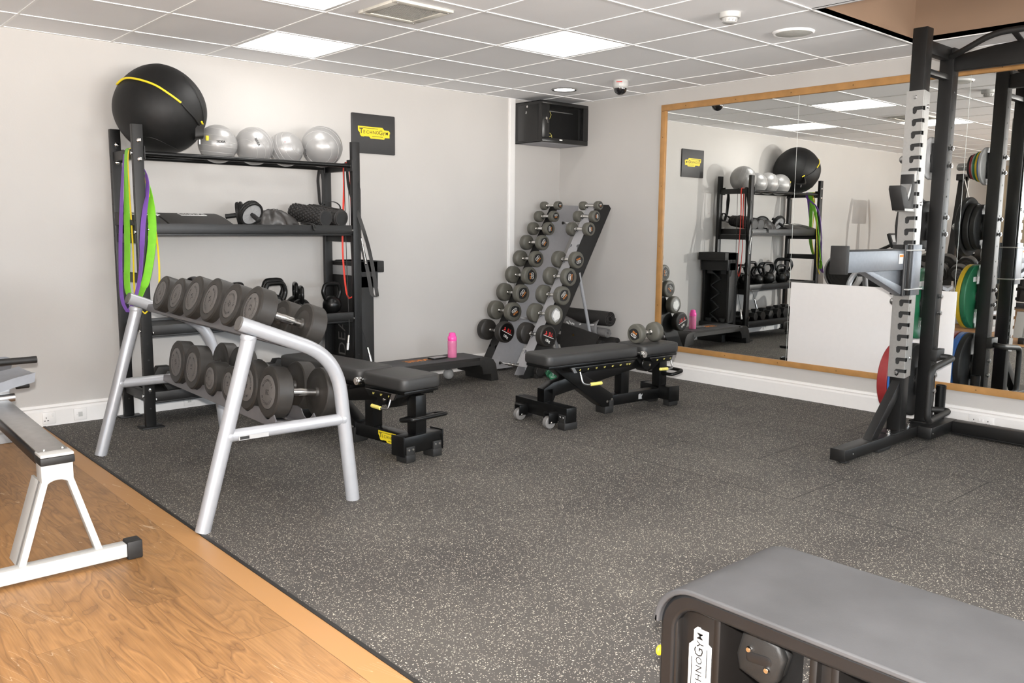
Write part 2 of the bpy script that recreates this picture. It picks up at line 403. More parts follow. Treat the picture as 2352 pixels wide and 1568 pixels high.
for k, w_ in enumerate(WY):
    b = B()
    for y0_, y1_, z0_, z1_ in ((w_[0], w_[1], .85, .90), (w_[0], w_[1], 2.20, 2.25), (w_[0], w_[0]+.05, .9, 2.2), (w_[1]-.05, w_[1], .9, 2.2), ((w_[0]+w_[1])/2-.025, (w_[0]+w_[1])/2+.025, .9, 2.2)): b.bb(XL-.07, XL-.02, y0_, y1_, z0_, z1_, .004)
    o = struct(b, 'added_window_%d' % (k+3), M.white)
    pl_ = bpy.data.lights.new('added_window_portal', 'AREA'); pl_.shape = 'RECTANGLE'; pl_.size = w_[1]-w_[0]-.1; pl_.size_y = 1.3; pl_.cycles.is_portal = True
    po = bpy.data.objects.new('added_window_portal', pl_); COL.objects.link(po); po.matrix_world = frame((XL-.12, (w_[0]+w_[1])/2, 1.55), (-1, 0, 0), (0, 1, 0))
b = B()
WX = [(-5.0, -3.1), (-2.7, -.8)]; e = [XL-.1]+[v for w_ in WX for v in w_]+[.1]  # windows added behind the camera to brighten walls and ceiling
for k in range(0, len(e), 2): b.bb(e[k], e[k+1], YB-.1, YB, -.02, 3.2)
for w_ in WX: b.bb(w_[0], w_[1], YB-.1, YB, -.02, .85); b.bb(w_[0], w_[1], YB-.1, YB, 2.25, 3.2)
struct(b, 'wall_front', M.wall)
for k, w_ in enumerate(WX):
    b = B()
    for x0_, x1_, z0_, z1_ in ((w_[0], w_[1], .85, .90), (w_[0], w_[1], 2.20, 2.25), (w_[0], w_[0]+.05, .9, 2.2), (w_[1]-.05, w_[1], .9, 2.2), ((w_[0]+w_[1])/2-.025, (w_[0]+w_[1])/2+.025, .9, 2.2)): b.bb(x0_, x1_, YB-.07, YB-.02, z0_, z1_, .004)
    o = struct(b, 'added_window_%d' % (k+1), M.white)
    pl_ = bpy.data.lights.new('added_window_portal', 'AREA'); pl_.shape = 'RECTANGLE'; pl_.size = w_[1]-w_[0]-.1; pl_.size_y = 1.3; pl_.cycles.is_portal = True
    po = bpy.data.objects.new('added_window_portal', pl_); COL.objects.link(po); po.matrix_world = frame(((w_[0]+w_[1])/2, YB-.12, 1.55), (0, -1, 0), (1, 0, 0))
# ceiling tiles (one mesh), holes at the lights and the raised recess
LI = [(2, 1), (4, 3), (1, 3), (-8, 1), (-7, 3), (2, 7), (-2, 8), (4, 9), (-5, 6), (1, 11), (-4, 10), (-9, 6), (6, 13)]  # later entries are unseen panels added to light the room
def recess(i, j): return i in (5, 6) and j >= 6 and j <= 11
bt = B(); xs = [px(i) for i in range(-11, 8)]+[0]; ys = [0]+[qy(j) for j in range(1, 17)]
xs[0] = max(xs[0], XL-.05)
bars = B()
for a in range(len(xs)-1):
    for c in range(len(ys)-1):
        i = a-11; j = c
        if (i, j) in LI or recess(i, j): continue
        bt.bb(xs[a], xs[a+1], max(ys[c+1], YB), ys[c], CEIL, CEIL+.015)
struct(bt, 'ceiling', M.tile)
for x in xs[:-1]:
    if px(5) < x < px(7)-.01 or abs(x-px(6)) < .01: bars.bb(x-.0065, x+.0065, qy(6), -.0, CEIL-.004, CEIL+.001)
    else: bars.bb(x-.0065, x+.0065, YB, -.0, CEIL-.004, CEIL+.001)
for j, y in enumerate(ys[1:]):
    if y < YB: continue
    if qy(12) < y < qy(6)-.01:
        bars.bb(XL, px(5), y-.0065, y+.0065, CEIL-.0045, CEIL+.001); bars.bb(px(7), 0, y-.0065, y+.0065, CEIL-.0045, CEIL+.001)
    else: bars.bb(XL, 0, y-.0065, y+.0065, CEIL-.0045, CEIL+.001)
for (x0, x1, y0, y1) in ((XL, 0, -.02, 0), (-.02, 0, YB, 0)): bars.bb(x0, x1, y0, y1, CEIL-.003, CEIL+.001)
struct(bars, 'ceiling_grid', M.tbar)
# recess faces
X0, X1, Y1_, Y0_ = px(5), px(7), qy(6), qy(12); ZT = 3.15
b = B(); b.bb(X0-.02, X0, Y0_, Y1_, CEIL, ZT); b.bb(X1, X1+.02, Y0_, Y1_, CEIL, ZT); b.bb(X0-.02, X1+.02, Y1_, Y1_+.02, CEIL, ZT); b.bb(X0-.02, X1+.02, Y0_-.02, Y0_, CEIL, ZT)
struct(b, 'ceiling_recess', M.tan)
b = B(); b.bb(X0, X1, Y0_, Y1_, ZT, ZT+.02); struct(b, 'ceiling_recess_top', M.tan)
b = B()
for (x0, x1, y0, y1) in ((X0-.010, X1+.010, Y1_, Y1_+.010), (X0-.010, X0, Y0_, Y1_), (X1, X1+.010, Y0_, Y1_)): b.bb(x0, x1, y0, y1, CEIL-.006, CEIL+.03)
struct(b, 'trim_2', M.lgrey)
b = B(); b.bb(XL, .1, YB-.1, .1, 3.2, 3.25); struct(b, 'ceiling_slab', M.tile)
# dado trunking as skirting on both walls
def trunk_poly(): return [(0, 0), (.045, 0), (.045, .095), (.038, .108), (.020, .112), (.012, .128), (0, .128)]
mA = Matrix(((0, 0, 1, 0), (-1, 0, 0, 0), (0, 1, 0, 0), (0, 0, 0, 1)))  # poly x -> -y , y -> z, extrude -> x
b = B(); b.prism(trunk_poly(), 10.6, T(-5.3, 0, 0) @ mA)
b.bb(XL, 0, -.0465, -.0440, .0885, .0905); o = struct(b, 'baseboard_back', M.trunk)
mB = Matrix(((-1, 0, 0, 0), (0, 0, 1, 0), (0, 1, 0, 0), (0, 0, 0, 1)))
b = B(); b.prism(trunk_poly(), 9.4, T(0, -4.7, 0) @ mB)
for y in (-2.95, -4.6, -1.9): b.bb(-.0462, -.044, y-.001, y+.001, 0, .128)
o = struct(b, 'baseboard_right', M.trunk)
b = B(); b.bb(-.655, -.578, -.014, 0, .128, CEIL, .002); b.bb(-.640, -.593, -.018, -.012, .128, CEIL, .002); struct(b, 'trim_1', M.trunk)
# sockets
def socket(x, label, kind):
    t = thing('wall_socket', label, 'socket', (x, -.045, .052), 'power points on the skirting trunking')
    b = B(); b.box((x, -.049, .052), (.075 if kind < 2 else .14, .009, .075), .003); b.build('plate', M.trunk, t)
    b = B()
    if kind == 0:
        for dx, dz, w, h in ((-.018, .002, .004, .008), (-.026, -.016, .008, .004), (-.008, -.016, .008, .004)): b.box((x+dx, -.0545, .052+dz), (w, .003, h))
        each(b, 'pin_hole', M.void, t)
        b = B(); b.box((x+.02, -.056, .068), (.010, .006, .02), .002); each(b, 'switch', M.trunk, t)
    elif kind == 1:
        b.box((x, -.0545, .052), (.024, .004, .030), .001); b.build('fuse_carrier', M.white, t)
        b = B(); b.box((x-.02, -.0545, .05), (.003, .003, .003)); b.box((x+.02, -.0545, .05), (.003, .003, .003)); each(b, 'screw', M.steel, t)
    return t
socket(-4.472, 'white single power socket on the skirting beside the rowing machine', 0)
socket(-4.293, 'white fused switch plate on the skirting between the single socket and the storage rack', 1)
socket(-3.60, 'white network plate on the skirting beneath the bottom shelf of the storage rack', 1)
def socket_right(y):
    t = thing('wall_socket', 'white double power socket on the skirting under the mirror, right of the squat rack', 'socket', (-.045, y, .055), 'power points on the skirting trunking')
    b = B(); b.box((-.049, y, .057), (.009, .145, .078), .003); b.build('plate', M.trunk, t)
    b = B()
    for s in (-1, 1):
        for dy, dz, w, h in ((0, .014, .004, .008), (-.009, -.004, .008, .004), (.009, -.004, .008, .004)): b.box((-.0545, y+s*.042+dy, .050+dz), (.003, w, h))
    each(b, 'pin_hole', M.void, t)
    b = B()
    for s in (-1, 1): b.box((-.056, y+s*.010, .066), (.006, .010, .02), .002)
    each(b, 'switch', M.trunk, t)
socket_right(-3.86)
# ceiling lights
LL = ['square ceiling light panel over the storage rack, just in front of the back wall', 'square ceiling light panel nearest the round downlight, out over the middle of the floor',
      'square ceiling light panel cut off by the top of the picture, beside the air vent',
      'square ceiling light panel from the set outside the direct view, some mirrored, most added unseen']
bz = B(); n_ = 0
for k, (i, j) in enumerate(LI):
    x0, y1 = px(i), qy(j); cx, cy = x0+.3, y1-.3
    if k == 0:
        t = thing('ceiling_light', LL[0], 'ceiling light', (cx, cy, CEIL), 'square ceiling light panels')
        b = B()
        for (a0, a1, c0, c1) in ((-.3, .3, -.3, -.27), (-.3, .3, .27, .3), (-.3, -.27, -.27, .27), (.27, .3, -.27, .27)): b.bb(cx+a0, cx+a1, cy+c0, cy+c1, CEIL-.001, CEIL+.012, .001)
        b.build('frame', M.tbar, t)
        b = B(); b.bb(cx-.272, cx+.272, cy-.272, cy+.272, CEIL+.004, CEIL+.010); b.build('diffuser', M.light, t)
        L0 = t; index_children(t)
    else: dup(L0, T(cx, cy, CEIL), LL[min(k, 3)])
t = thing('ceiling_downlight', 'round recessed downlight with a glowing disc above the black wall cabinet', 'ceiling light', (-.655, -.70, CEIL))
b = B(); b.lathe([(.082, .002), (.104, 0), (.108, -.004), (.100, -.010), (.086, -.008), (.082, .002)], T(-.655, -.70, CEIL), 40); b.build('rim', M.steel, t)
b = B(); b.cyl((-.655, -.70, CEIL-.004), (-.655, -.70, CEIL-.001), .084, 40); b.build('lamp_disc', M.spot, t)
t2 = thing('ceiling_downlight', 'round recessed downlight near the back wall over the rowing machine, seen in the mirror', 'ceiling light', (-6.35, -.70, CEIL))
b = B(); b.lathe([(.082, .002), (.104, 0), (.108, -.004), (.100, -.010), (.086, -.008), (.082, .002)], T(-6.35, -.70, CEIL), 40); b.build('rim', M.steel, t2)
b = B(); b.cyl((-6.35, -.70, CEIL-.004), (-6.35, -.70, CEIL-.001), .084, 40); b.build('lamp_disc', M.spot, t2)
# vent
cx, cy = -3.085, -1.935
t = thing('ceiling_vent', 'square ceiling air vent with a wire mesh grille beside the light panels', 'vent', (cx, cy, CEIL))
b = B()
for (a0, a1, c0, c1) in ((-.18, .18, -.18, -.135), (-.18, .18, .135, .18), (-.18, -.135, -.135, .135), (.135, .18, -.135, .135)): b.bb(cx+a0, cx+a1, cy+c0, cy+c1, CEIL-.014, CEIL, .002)
b.build('frame', mat('vent_frame', (.60, .58, .52), .4), t)
b = B(); n = 22
for k in range(n+1):
    u = -.135+.27*k/n; b.bb(cx+u-.0016, cx+u+.0016, cy-.135, cy+.135, CEIL-.010, CEIL-.008); b.bb(cx-.135, cx+.135, cy+u-.0016, cy+u+.0016, CEIL-.009, CEIL-.007)
b.build('grille', M.mesh, t)
b = B(); b.bb(cx-.135, cx+.135, cy-.135, cy+.135, CEIL-.003, CEIL-.001); b.build('backing', mat('vent_back', (.12, .11, .10), .9), t)
b = B()
for sx in (-1, 1):
    for sy in (-1, 1): b.cyl((cx+sx*.158, cy+sy*.158, CEIL-.017), (cx+sx*.158, cy+sy*.158, CEIL-.013), .005, 10)
each(b, 'screw', M.steel, t)
# smoke detector
x, y = -1.815, -3.08
t = thing('smoke_detector', 'white smoke detector with a stepped dome on the ceiling near the raised recess', 'smoke detector', (x, y, CEIL))
b = B(); b.lathe([(.056, 0), (.056, -.020), (.052, -.026), (.045, -.028)], T(x, y, CEIL), 36); b.build('base', M.white, t)
b = B(); b.lathe([(.040, -.026), (.040, -.030), (.034, -.048), (.026, -.052), (.001, -.052)], T(x, y, CEIL), 30); b.build('sensor_dome', M.white, t)
b = B()
for k in range(12): a = 2*PI*k/12; b.box((0, 0, 0), (.004, .004, .014), 0, T(x+.037*math.cos(a), y+.037*math.sin(a), CEIL-.038))
each(b, 'fin', M.lgrey, t)
x, y = -1.182, -3.08
t = thing('ceiling_speaker', 'round white loudspeaker set flush in the ceiling by the raised recess', 'speaker', (x, y, CEIL))
b = B(); b.lathe([(.118, 0), (.116, -.006), (.108, -.012), (.098, -.010), (.096, -.004)], T(x, y, CEIL), 44); b.build('rim', M.tbar, t)
b = B(); b.lathe([(.100, -.004), (.096, -.011), (.060, -.016), (.001, -.017)], T(x, y, CEIL), 44); b.build('grille', mat('speaker_cloth', (.52, .52, .49), .8, bump=.3, bscale=800), t)
# dome camera
x, y = -.645, -1.30
t = thing('security_camera', 'white dome security camera with a dark lens hanging from the ceiling', 'camera', (x, y, CEIL))
b = B(); b.lathe([(.058, 0), (.060, -.004), (.060, -.045), (.055, -.058), (.048, -.062)], T(x, y, CEIL), 36); b.build('housing', M.white, t)
b = B(); b.lathe([(.050, -.060)]+[(.050*math.cos(a*PI/16), -.060-.050*math.sin(a*PI/16)) for a in range(1, 8)]+[(.0005, -.110)], T(x, y, CEIL), 36); b.build('dome', mat('dark_dome', (.012, .012, .013), .06, **{'Coat Weight': .6}), t)
b = B(); m = frame((x-.052, y-.0325, CEIL-.018), (-.85, -.53, 0), (.53, -.85, 0)); b.box((0, 0, 0), (.045, .006, .001), 0, m @ R(0, 'Z')); b.build('badge', M.redink, t)
# wall sign
t = thing('wall_sign', 'dark square wall sign with a yellow badge above the storage rack corner', 'sign', (-2.06, 0, 1.96))
b = B(); slab_round(b, -.197, .197, -.150, .150, -.006, .006, .008, .001, frame((-2.06, -.007, 1.957), (0, -1, 0), (1, 0, 0)))
b.build('board', mat('sign_board', (.026, .0255, .026), .5), t)
b1 = B(); b2 = B(); logo(b1, b2, frame((-2.058, -.0145, 1.972), (0, -1, 0), (1, 0, 0)), .292); b1.build('badge', M.yel, t); b2.build('lettering', M.ink, t, 0)
# network cabinet
t = thing('network_cabinet', 'black wall-mounted network cabinet with a glass door in the room corner', 'cabinet', (-.29, -.18, 1.985))
x0, x1, y0, y1, z0, z1 = -.578, -.005, -.362, -.005, 1.985, 2.338
b = B(); b.bb(x0, x1, y0+.02, y1, z1-.006, z1); b.bb(x0, x0+.006, y0+.02, y1, z0, z1); b.bb(x1-.006, x1, y0+.02, y1, z0, z1); b.bb(x0, x1, y1-.004, y1, z0, z1)
b.bb(x0, x1, y0+.02, y1, z0, z0+.004)
b.bb(x0-.004, x0, y0+.055, y1-.05, z0+.02, z1-.03, .001)
b.build('body', mat('cabinet_black', (.010, .010, .010), .3), t)
b = B(); b.bb(x0+.04, x1-.04, y0+.05, y1-.04, z0-.002, z0); b.build('underside_panel', mat('cabinet_under', (.30, .30, .33), .5), t)
b = B(); b.bb(x0, x1, y0, y0+.02, z1-.030, z1, .004); b.bb(x0, x1, y0, y0+.02, z0, z0+.040, .004); b.bb(x0, x0+.085, y0, y0+.02, z0+.04, z1-.03, .002); b.bb(x1-.065, x1, y0, y0+.02, z0+.04, z1-.03, .002)
d = b.build('door', mat('cabinet_door', (.008, .008, .008), .25), t)
b = B(); b.bb(x0+.085, x1-.065, y0+.006, y0+.009, z0+.04, z1-.03); b.build('glass', M.glass, d)
b = B(); b.cyl((x0+.045, y0-.006, 2.185), (x0+.045, y0, 2.185), .011, 20); b.build('lock', M.chrome, d)
b = B(); b.bar((x0+.047, y0-.008, 2.18), (x0+.058, y0-.008, 2.145), .006, .002, 0); b.build('key', M.chrome, d)
b = B(); b.cyl((x0-.006, y0+.19, 2.295), (x0, y0+.19, 2.295), .010, 20); b.build('side_lock', M.chrome, t)
b = B(); b.bar((x0-.006, y0+.20, 2.255), (x0-.006, y0+.205, 2.235), .006, .002, 0); b.build('key', M.chrome, t)
b = B(); b.bb(x0+.21, x0+.245, y0-.0015, y0, z0+.020, z0+.032); b.build('label', M.ink_w, t)
b = B(); b.bb(x0+.03, x0+.05, y0+.07, y0+.075, z0+.03, z1-.03); b.bb(x1-.05, x1-.03, y0+.07, y0+.075, z0+.03, z1-.03); b.bb(x0+.12, x1-.10, y0+.10, y0+.104, z1-.075, z1-.068); each(b, 'rack_rail', M.steel, t)
c = thing('network_cable', 'yellow network cable coiled inside the black wall cabinet', 'cable', (-.42, -.24, z0+.01))
b = B(); yy = -.25
pts = [(-.40, yy, z1-.06), (-.385, yy, z1-.07), (-.365, yy, z1-.10), (-.38, yy, z1-.13), (-.43, yy, z1-.185), (-.44, yy, z1-.21), (-.435, yy, z1-.24)]
for k in range(60):
    a = k*.42; rr = .035+.012*math.sin(k*.9); pts.append((-.42+rr*math.cos(a), yy+.03*math.sin(a*.7), z0+.012+.0009*k+.006*math.sin(a*1.3)))
b.tube(pts, .0028, 8); pts = [(-.43, yy-.02, z0+.03)]+[(-.40+.028*math.cos(a), yy-.02, z0+.045+.045*math.sin(a)) for a in [PI*.95-k*.25 for k in range(14)]]
b.tube(pts, .0028, 8); b.build('cable', M.yelh, c)
# mirror
t = thing('wall_mirror', 'long wall mirror in an oak frame covering the right wall', 'mirror', (-.01, -4.2, .22))
MY0, MY1, MZ0, MZ1 = -7.6, -1.205, .225, 2.262
joints = [-1.255, -2.455, -3.625, -4.80, -5.97, -7.15, MY0+.05]
joints[-1] = MY0+.05
for k in range(len(joints)-1):
    b = B(); b.bb(-.007, -.002, joints[k+1]+.0015, joints[k]-.0015, MZ0+.042, MZ1-.045); b.build('mirror_pane', M.mirror, t)
b = B()
for y in joints[1:-1]: b.bb(-.0065, -.0015, y-.0016, y+.0016, MZ0+.042, MZ1-.045)
each(b, 'pane_joint', M.mirr_edge, t)
b = B(); w = .050
for (y0, y1, z0, z1, nm) in ((MY0, MY1, MZ1-w, MZ1, 't'), (MY0, MY1, MZ0, MZ0+w-.006, 'b'), (MY1-w, MY1, MZ0+.044, MZ1-w, 'l'), (MY0, MY0+w, MZ0+.044, MZ1-w, 'r')):
    b = B(); b.bb(-.022, -.0005, y0, y1, z0, z1, .004); o = b.build('frame_rail', M.oak, t)
b = B(); y = MY1-.25
while y > -5.2:
    for z in (MZ1-.026, MZ0+.022): b.cyl((-.0225, y, z), (-.0215, y, z), .0045, 8)
    y -= .47
for z in (.6, 1.1, 1.6, 2.0): b.cyl((-.0225, MY1-.026, z), (-.0215, MY1-.026, z), .0045, 8)
each(b, 'screw', mat('brass_screw', (.18, .10, .04), .5, .5), t)
t = thing('white_panel', 'plain white board covering the lower part of the mirror behind the squat rack', 'board', (-.012, -3.05, .265))
b = B(); b.bb(-.014, -.0075, -3.640, -2.470, .262, .862, .001); b.build('board', M.board, t)
# ================================================================= STORAGE RACK
XLp, XRp, YFp, YBp = -4.005, -2.515, -.47, -.065
t = thing('storage_rack', 'tall black steel storage rack with balls on top and three lower shelves', 'rack', (-3.26, -.27, 0))
for x in (XLp, XRp):
    for y in (YFp, YBp):
        b = B(); b.bb(x-.031, x+.031, y-.018, y+.018, .008, 1.835, .003); p = b.build('post', M.black, t)
        b = B()
        for z in [.12+.1*k for k in range(17)]: b.cyl((x, y-.0188, z), (x, y-.016, z), .0055, 8)
        for z in [.17+.1*k for k in range(16)]: b.cyl((x-.0318, y, z), (x+.0318, y, z), .0045, 8)
        b.build('bolt_hole', M.ink, p)
        b = B(); b.bb(x-.068, x+.068, y-.06, y+.05, 0, .009, .001); b.build('foot_plate', M.black, t)
# side cross bars
for x in (XLp, XRp):
    for z in (1.665, 1.16, .92 if x == XLp else .55, .19):
        b = B(); b.bb(x-.02, x+.02, YFp+.018, YBp-.018, z-.028, z+.028, .002); b.build('side_bar', M.black, t)
# ball rails
for y, z in ((YFp+.012, 1.668), (YBp-.012, 1.668)):
    b = B(); b.cyl((XLp+.033, y, z), (XRp-.033, y, z), .0145, 24); b.build('ball_rail', M.blackg, t)
for x in (XLp+.036, XRp-.036):
    for y in (YFp+.012, YBp-.012): b = B(); b.bb(x-.003, x+.003, y-.035, y+.035, 1.63, 1.71, .001); b.build('rail_bracket', M.black, t)
def shelf(z, h=.062):
    b = B(); x0, x1 = XLp+.034, XRp-.034
    b.bb(x0, x1, YFp-.012, YFp+.02, z-h, z, .002); b.bb(x0, x1, YBp-.02, YBp+.012, z-h, z, .002)
    b.bb(x0, x0+.004, YFp, YBp, z-h, z); b.bb(x1-.004, x1, YFp, YBp, z-h, z); b.bb(x0, x1, YFp, YBp, z-.018, z-.014)
    b.bb(x0, x1, YFp-.004, YFp+.018, z-h-.012, z-h, .001)
    return b.build('shelf', M.black, t)
for z in (1.252, .632, .218): shelf(z)
b = B()
for x, s in ((XLp, 1), (XRp, -1)):
    for z in ((1.74, 1.63) if x == XLp else ()): b.lathe([(.013, 0), (.013, .006), (.007, .010), (.001, .010)], frame((x+.005, YFp-.018, z), (0, -1, 0)), 12)
    for z in ((1.74, 1.63) if x == XLp else ()): b.lathe([(.013, 0), (.013, .006), (.007, .010), (.001, .010)], frame((x+.005, YBp-.018, z), (0, -1, 0)), 12)
    for z in (1.215, .585, .17): b.lathe([(.010, 0), (.010, .006), (.001, .008)], frame((x+s*.033, YFp-.012, z), (s, 0, 0)), 10)
    for z in (1.665, 1.20, .60, .2): b.lathe([(.010, 0), (.010, .006), (.001, .008)], frame((x-.033*1, YFp, z), (-1, 0, 0)), 10)
b.lathe([(.011, 0), (.011, .006), (.001, .008)], frame((XLp, YFp-.018, .235), (0, -1, 0)), 12)
each(b, 'bolt', M.chrome, t)
# ---- balls
yb = -.265
bc = V((-3.785, yb, 1.955)); RB = .275
t = thing('exercise_ball', 'huge black fabric-covered exercise ball with a yellow piped seam on top of the rack', 'exercise ball', (bc.x, bc.y, bc.z-RB))
b = B()
seg, rings = 56, 40; vs = []; fs = []
for i in range(rings+1):
    ph = PI*i/rings
    for k in range(seg):
        a = 2*PI*k/seg; n = V((math.sin(ph)*math.cos(a), math.sin(ph)*math.sin(a), -math.cos(ph)))
        rr = RB*(1+.012*math.sin(3*a+1)*math.sin(ph)+.010*math.cos(4*ph)-.008*abs(math.cos(a*2.5))*math.sin(ph)); 
        if n.z < -.86: rr *= 1-.02*(-n.z-.86)/.14
        vs.append(bc+n*rr)
for i in range(rings):
    for k in range(seg): fs.append((i*seg+k, i*seg+(k+1) % seg, (i+1)*seg+(k+1) % seg, (i+1)*seg+k))
b.add(vs, fs); b.build('cover', M.cover, t, 60)
cam = V((-5.7855, -5.8221, 1.2504)); vd = (bc-cam).normalized()
rt = vd.cross(V((0, 0, 1))).normalized(); up = rt.cross(vd).normalized()
def onball(u, v, c=bc, r=RB*1.004):   # u,v in unit-disc coordinates on the side that faces the room
    q = max(0.0, 1-u*u-v*v); return c+(rt*u+up*v-vd*math.sqrt(q))*r
ctrl = [(-.86, .50), (-.70, .62), (-.45, .62), (-.1, .52), (.2, .34), (.42, .18)]
def spl(c, n=8):
    o = []
    for i in range(len(c)-1):
        p0 = c[max(i-1, 0)]; p1 = c[i]; p2 = c[i+1]; p3 = c[min(i+2, len(c)-1)]
        for k in range(n):
            s = k/n; o.append(tuple(.5*((2*p1[d])+(-p0[d]+p2[d])*s+(2*p0[d]-5*p1[d]+4*p2[d]-p3[d])*s*s+(-p0[d]+3*p1[d]-3*p2[d]+p3[d])*s**3) for d in range(len(p1))))
    o.append(c[-1]); return o
b = B(); b.tube([onball(u, v, bc, RB*1.010) for u, v in spl(ctrl)], .0065, 10); b.build('piping', M.yel, t)
b = B(); pts = [onball(u, v, bc, RB*1.008) for u, v in spl([(.40, .20), (.55, .02), (.70, -.14), (.80, -.30)])]
b.tube(pts, .005, 8); b.tube([onball(u, v, bc, RB*1.002) for u, v in spl([(-.55, -.62), (-.2, -.60), (.2, -.78), (.35, -.86)])], .002, 6); b.tube([onball(u, v, bc, RB*1.003) for u, v in spl([(.5, .75), (.72, .5), (.86, .15), (.9, -.2), (.86, -.42)])], .002, 6)
each(b, 'seam', M.cover, t)
b = B(); h0 = onball(.80, -.28, bc, RB*1.01); h1 = onball(.76, -.60, bc, RB*1.01); mid = onball(.70, -.48, bc, RB*1.13)
b.ribbon(spl([h0, mid, h1]), .05, .006, rt+up*.2); b.build('carry_handle', M.rub, t)
b = B(); b.tube([onball(.83, -.20, bc, RB*1.03), onball(.86, -.27, bc, RB*1.03)], .006, 8); b.tube([onball(.985, -.52, bc, RB*1.0), onball(.985, -.63, bc, RB*1.0)], .010, 8); each(b, 'zip_pull', M.yel, t)
b = B(); w_ = onball(.73, -.55, bc, RB*1.10); b.ribbon([w_, w_-up*.028], .008, .002, rt); b.build('care_label', M.ink_w, t)
def gball(x, r, zc, label, rot):
    c = V((x, yb, zc)); t = thing('exercise_ball', label, 'exercise ball', (x, yb, zc-r), 'silver exercise balls on the top rails')
    b = B(); b.sphere(c, r, 48, 32); s = b.build('shell', M.ball, t, 80)
    g = B(); mm = T(*c) @ Euler(rot).to_matrix().to_4x4()
    for a in (-.9, -.45, -.12, .12, .45, .9):
        rr = r*math.cos(a)*1.0006; z = r*math.sin(a); g.tube([mm @ V((rr*math.cos(2*PI*k/48), rr*math.sin(2*PI*k/48), z)) for k in range(48)], .0011, 6, closed=True)
    g.build('moulded_ridge', mat('ball_ridge', (.44, .43, .425), .3), s); return t, c, mm
def ball_word(t, c, r, u, v, ang, size):
    p = onball(u, v, c, r*1.012); n = (p-c).normalized(); x = (rt-n*rt.dot(n)).normalized(); m = frame(p, n, x) @ R(ang, 'Z')
    b = B(); b.text('SIDEA', size, m, .03); b.build('lettering', M.ink, t, 0)
t, c, mm = gball(-3.424, .124, 1.772, 'silver exercise ball touching the huge black ball on the rack', (.1, .05, 0)); ball_word(t, c, .128, .10, .15, 0, .021)
t, c, mm = gball(-3.172, .126, 1.776, 'silver exercise ball with tilted ridges, second along from the huge black ball', (.3, 1.15, .9)); ball_word(t, c, .126, .08, .25, -1.1, .021)
t, c, mm = gball(-2.940, .118, 1.770, 'smallest silver exercise ball, its valve facing the room, between two larger ones', (1.2, .3, .4)); ball_word(t, c, .116, .02, -.75, .1, .019)
b = B(); p = onball(-.15, .45, c, .116*1.001); b.sphere(p, .004, 10, 8); b.build('valve', M.redink, t)
t, c, mm = gball(-2.658, .145, 1.806, 'largest silver exercise ball, at the end of the rails by the wall sign', (.25, 1.2, 1.1)); ball_word(t, c, .143, -.85, -.30, -1.2, .019)
# ---- second shelf
def ab_mat(x0, x1, label):
    t = thing('ab_mat', label, 'exercise mat', ((x0+x1)/2, -.27, 1.238), 'curved ab mats on the second shelf')
    yf, yk = -.445, -.095
    poly = [(yf, 0), (yf, .014)]+[(yf+(yk-yf)*u_, .014+.070*math.sin(u_*PI/2)) for u_ in [k/12 for k in range(1, 11)]]+[(yk+.004, .080), (yk+.010, .066), (yk+.010, 0)]
    b = B(); b.prism(poly, x1-x0, T((x0+x1)/2, 0, 1.2395) @ Matrix(((0, 0, 1, 0), (1, 0, 0, 0), (0, 1, 0, 0), (0, 0, 0, 1))), .004); b.build('pad', M.mat_, t, 50)
    xc = x0+.56*(x1-x0) if x1 > -3.6 else x0+.68*(x1-x0)
    b = B(); q = frame((xc, -.225, 1.3105), (0, -.19, 1), (1, 0, 0)); b.box((0, 0, 0), (.17, .070, .006), 0, q); lb = b.build('logo_patch', M.ink_w, t)
    b = B(); b.text('SIDEA', .062, q @ T(0, 0, .0035), .03); b.build('lettering', M.ink, lb, 0)
ab_mat(-4.035, -3.835, 'black curved ab mat behind the resistance bands on the second shelf')
ab_mat(-3.825, -3.415, 'black curved ab mat with a white word, beside the exercise wheel')
def wheel(c, axis, label, r=.085):
    t = thing('abdominal_roller', label, 'exercise wheel', (c[0], c[1], 1.238), 'exercise wheels on the second shelf')
    ax = V(axis).normalized(); m = frame(c, ax, (1, 0, 0)); b = B()
    b.lathe([(r-.014, -.022), (r-.003, -.022), (r, -.018), (r, -.004), (r-.005, 0), (r, .004), (r, .018), (r-.003, .022), (r-.014, .022), (r-.014, -.022)], m, 40)
    for k in range(48):
        a = 2*PI*k/48
        for s in (-1, 1): b.box((0, 0, 0), (.003, .004, .013), 0, m @ R(a, 'Z') @ T(r+.001, 0, s*.011))
    b.build('tyre', M.rub, t)
    b = B(); b.lathe([(.001, -.014), (r-.013, -.014), (r-.013, .014), (.001, .014)], m, 36)
    for k in range(10): b.box((0, 0, 0), (r-.025, .0016, .032), 0, m @ R(2*PI*k/10, 'Z') @ T(r*.5, 0, 0))
    b.build('hub_disc', M.lgrey, t)
    for s in (-1, 1):
        b = B(); b.lathe([(.012, 0), (.013, .012), (.016, .02), (.016, .075), (.018, .082), (.014, .085)], m @ (ident() if s > 0 else R(PI, 'X')) @ T(0, 0, .016), 18); b.build('handle', M.rub, t)
ax = rt*(-.30)+up*.80+vd*.55
wheel((-3.262, -.37, 1.325), (.17, -.85, -.46), 'exercise wheel with a pale hub propped up on the second shelf')
wheel((-3.24, -.17, 1.318), (.75, -.45, .12), 'exercise wheel lying behind the other wheel on the second shelf')
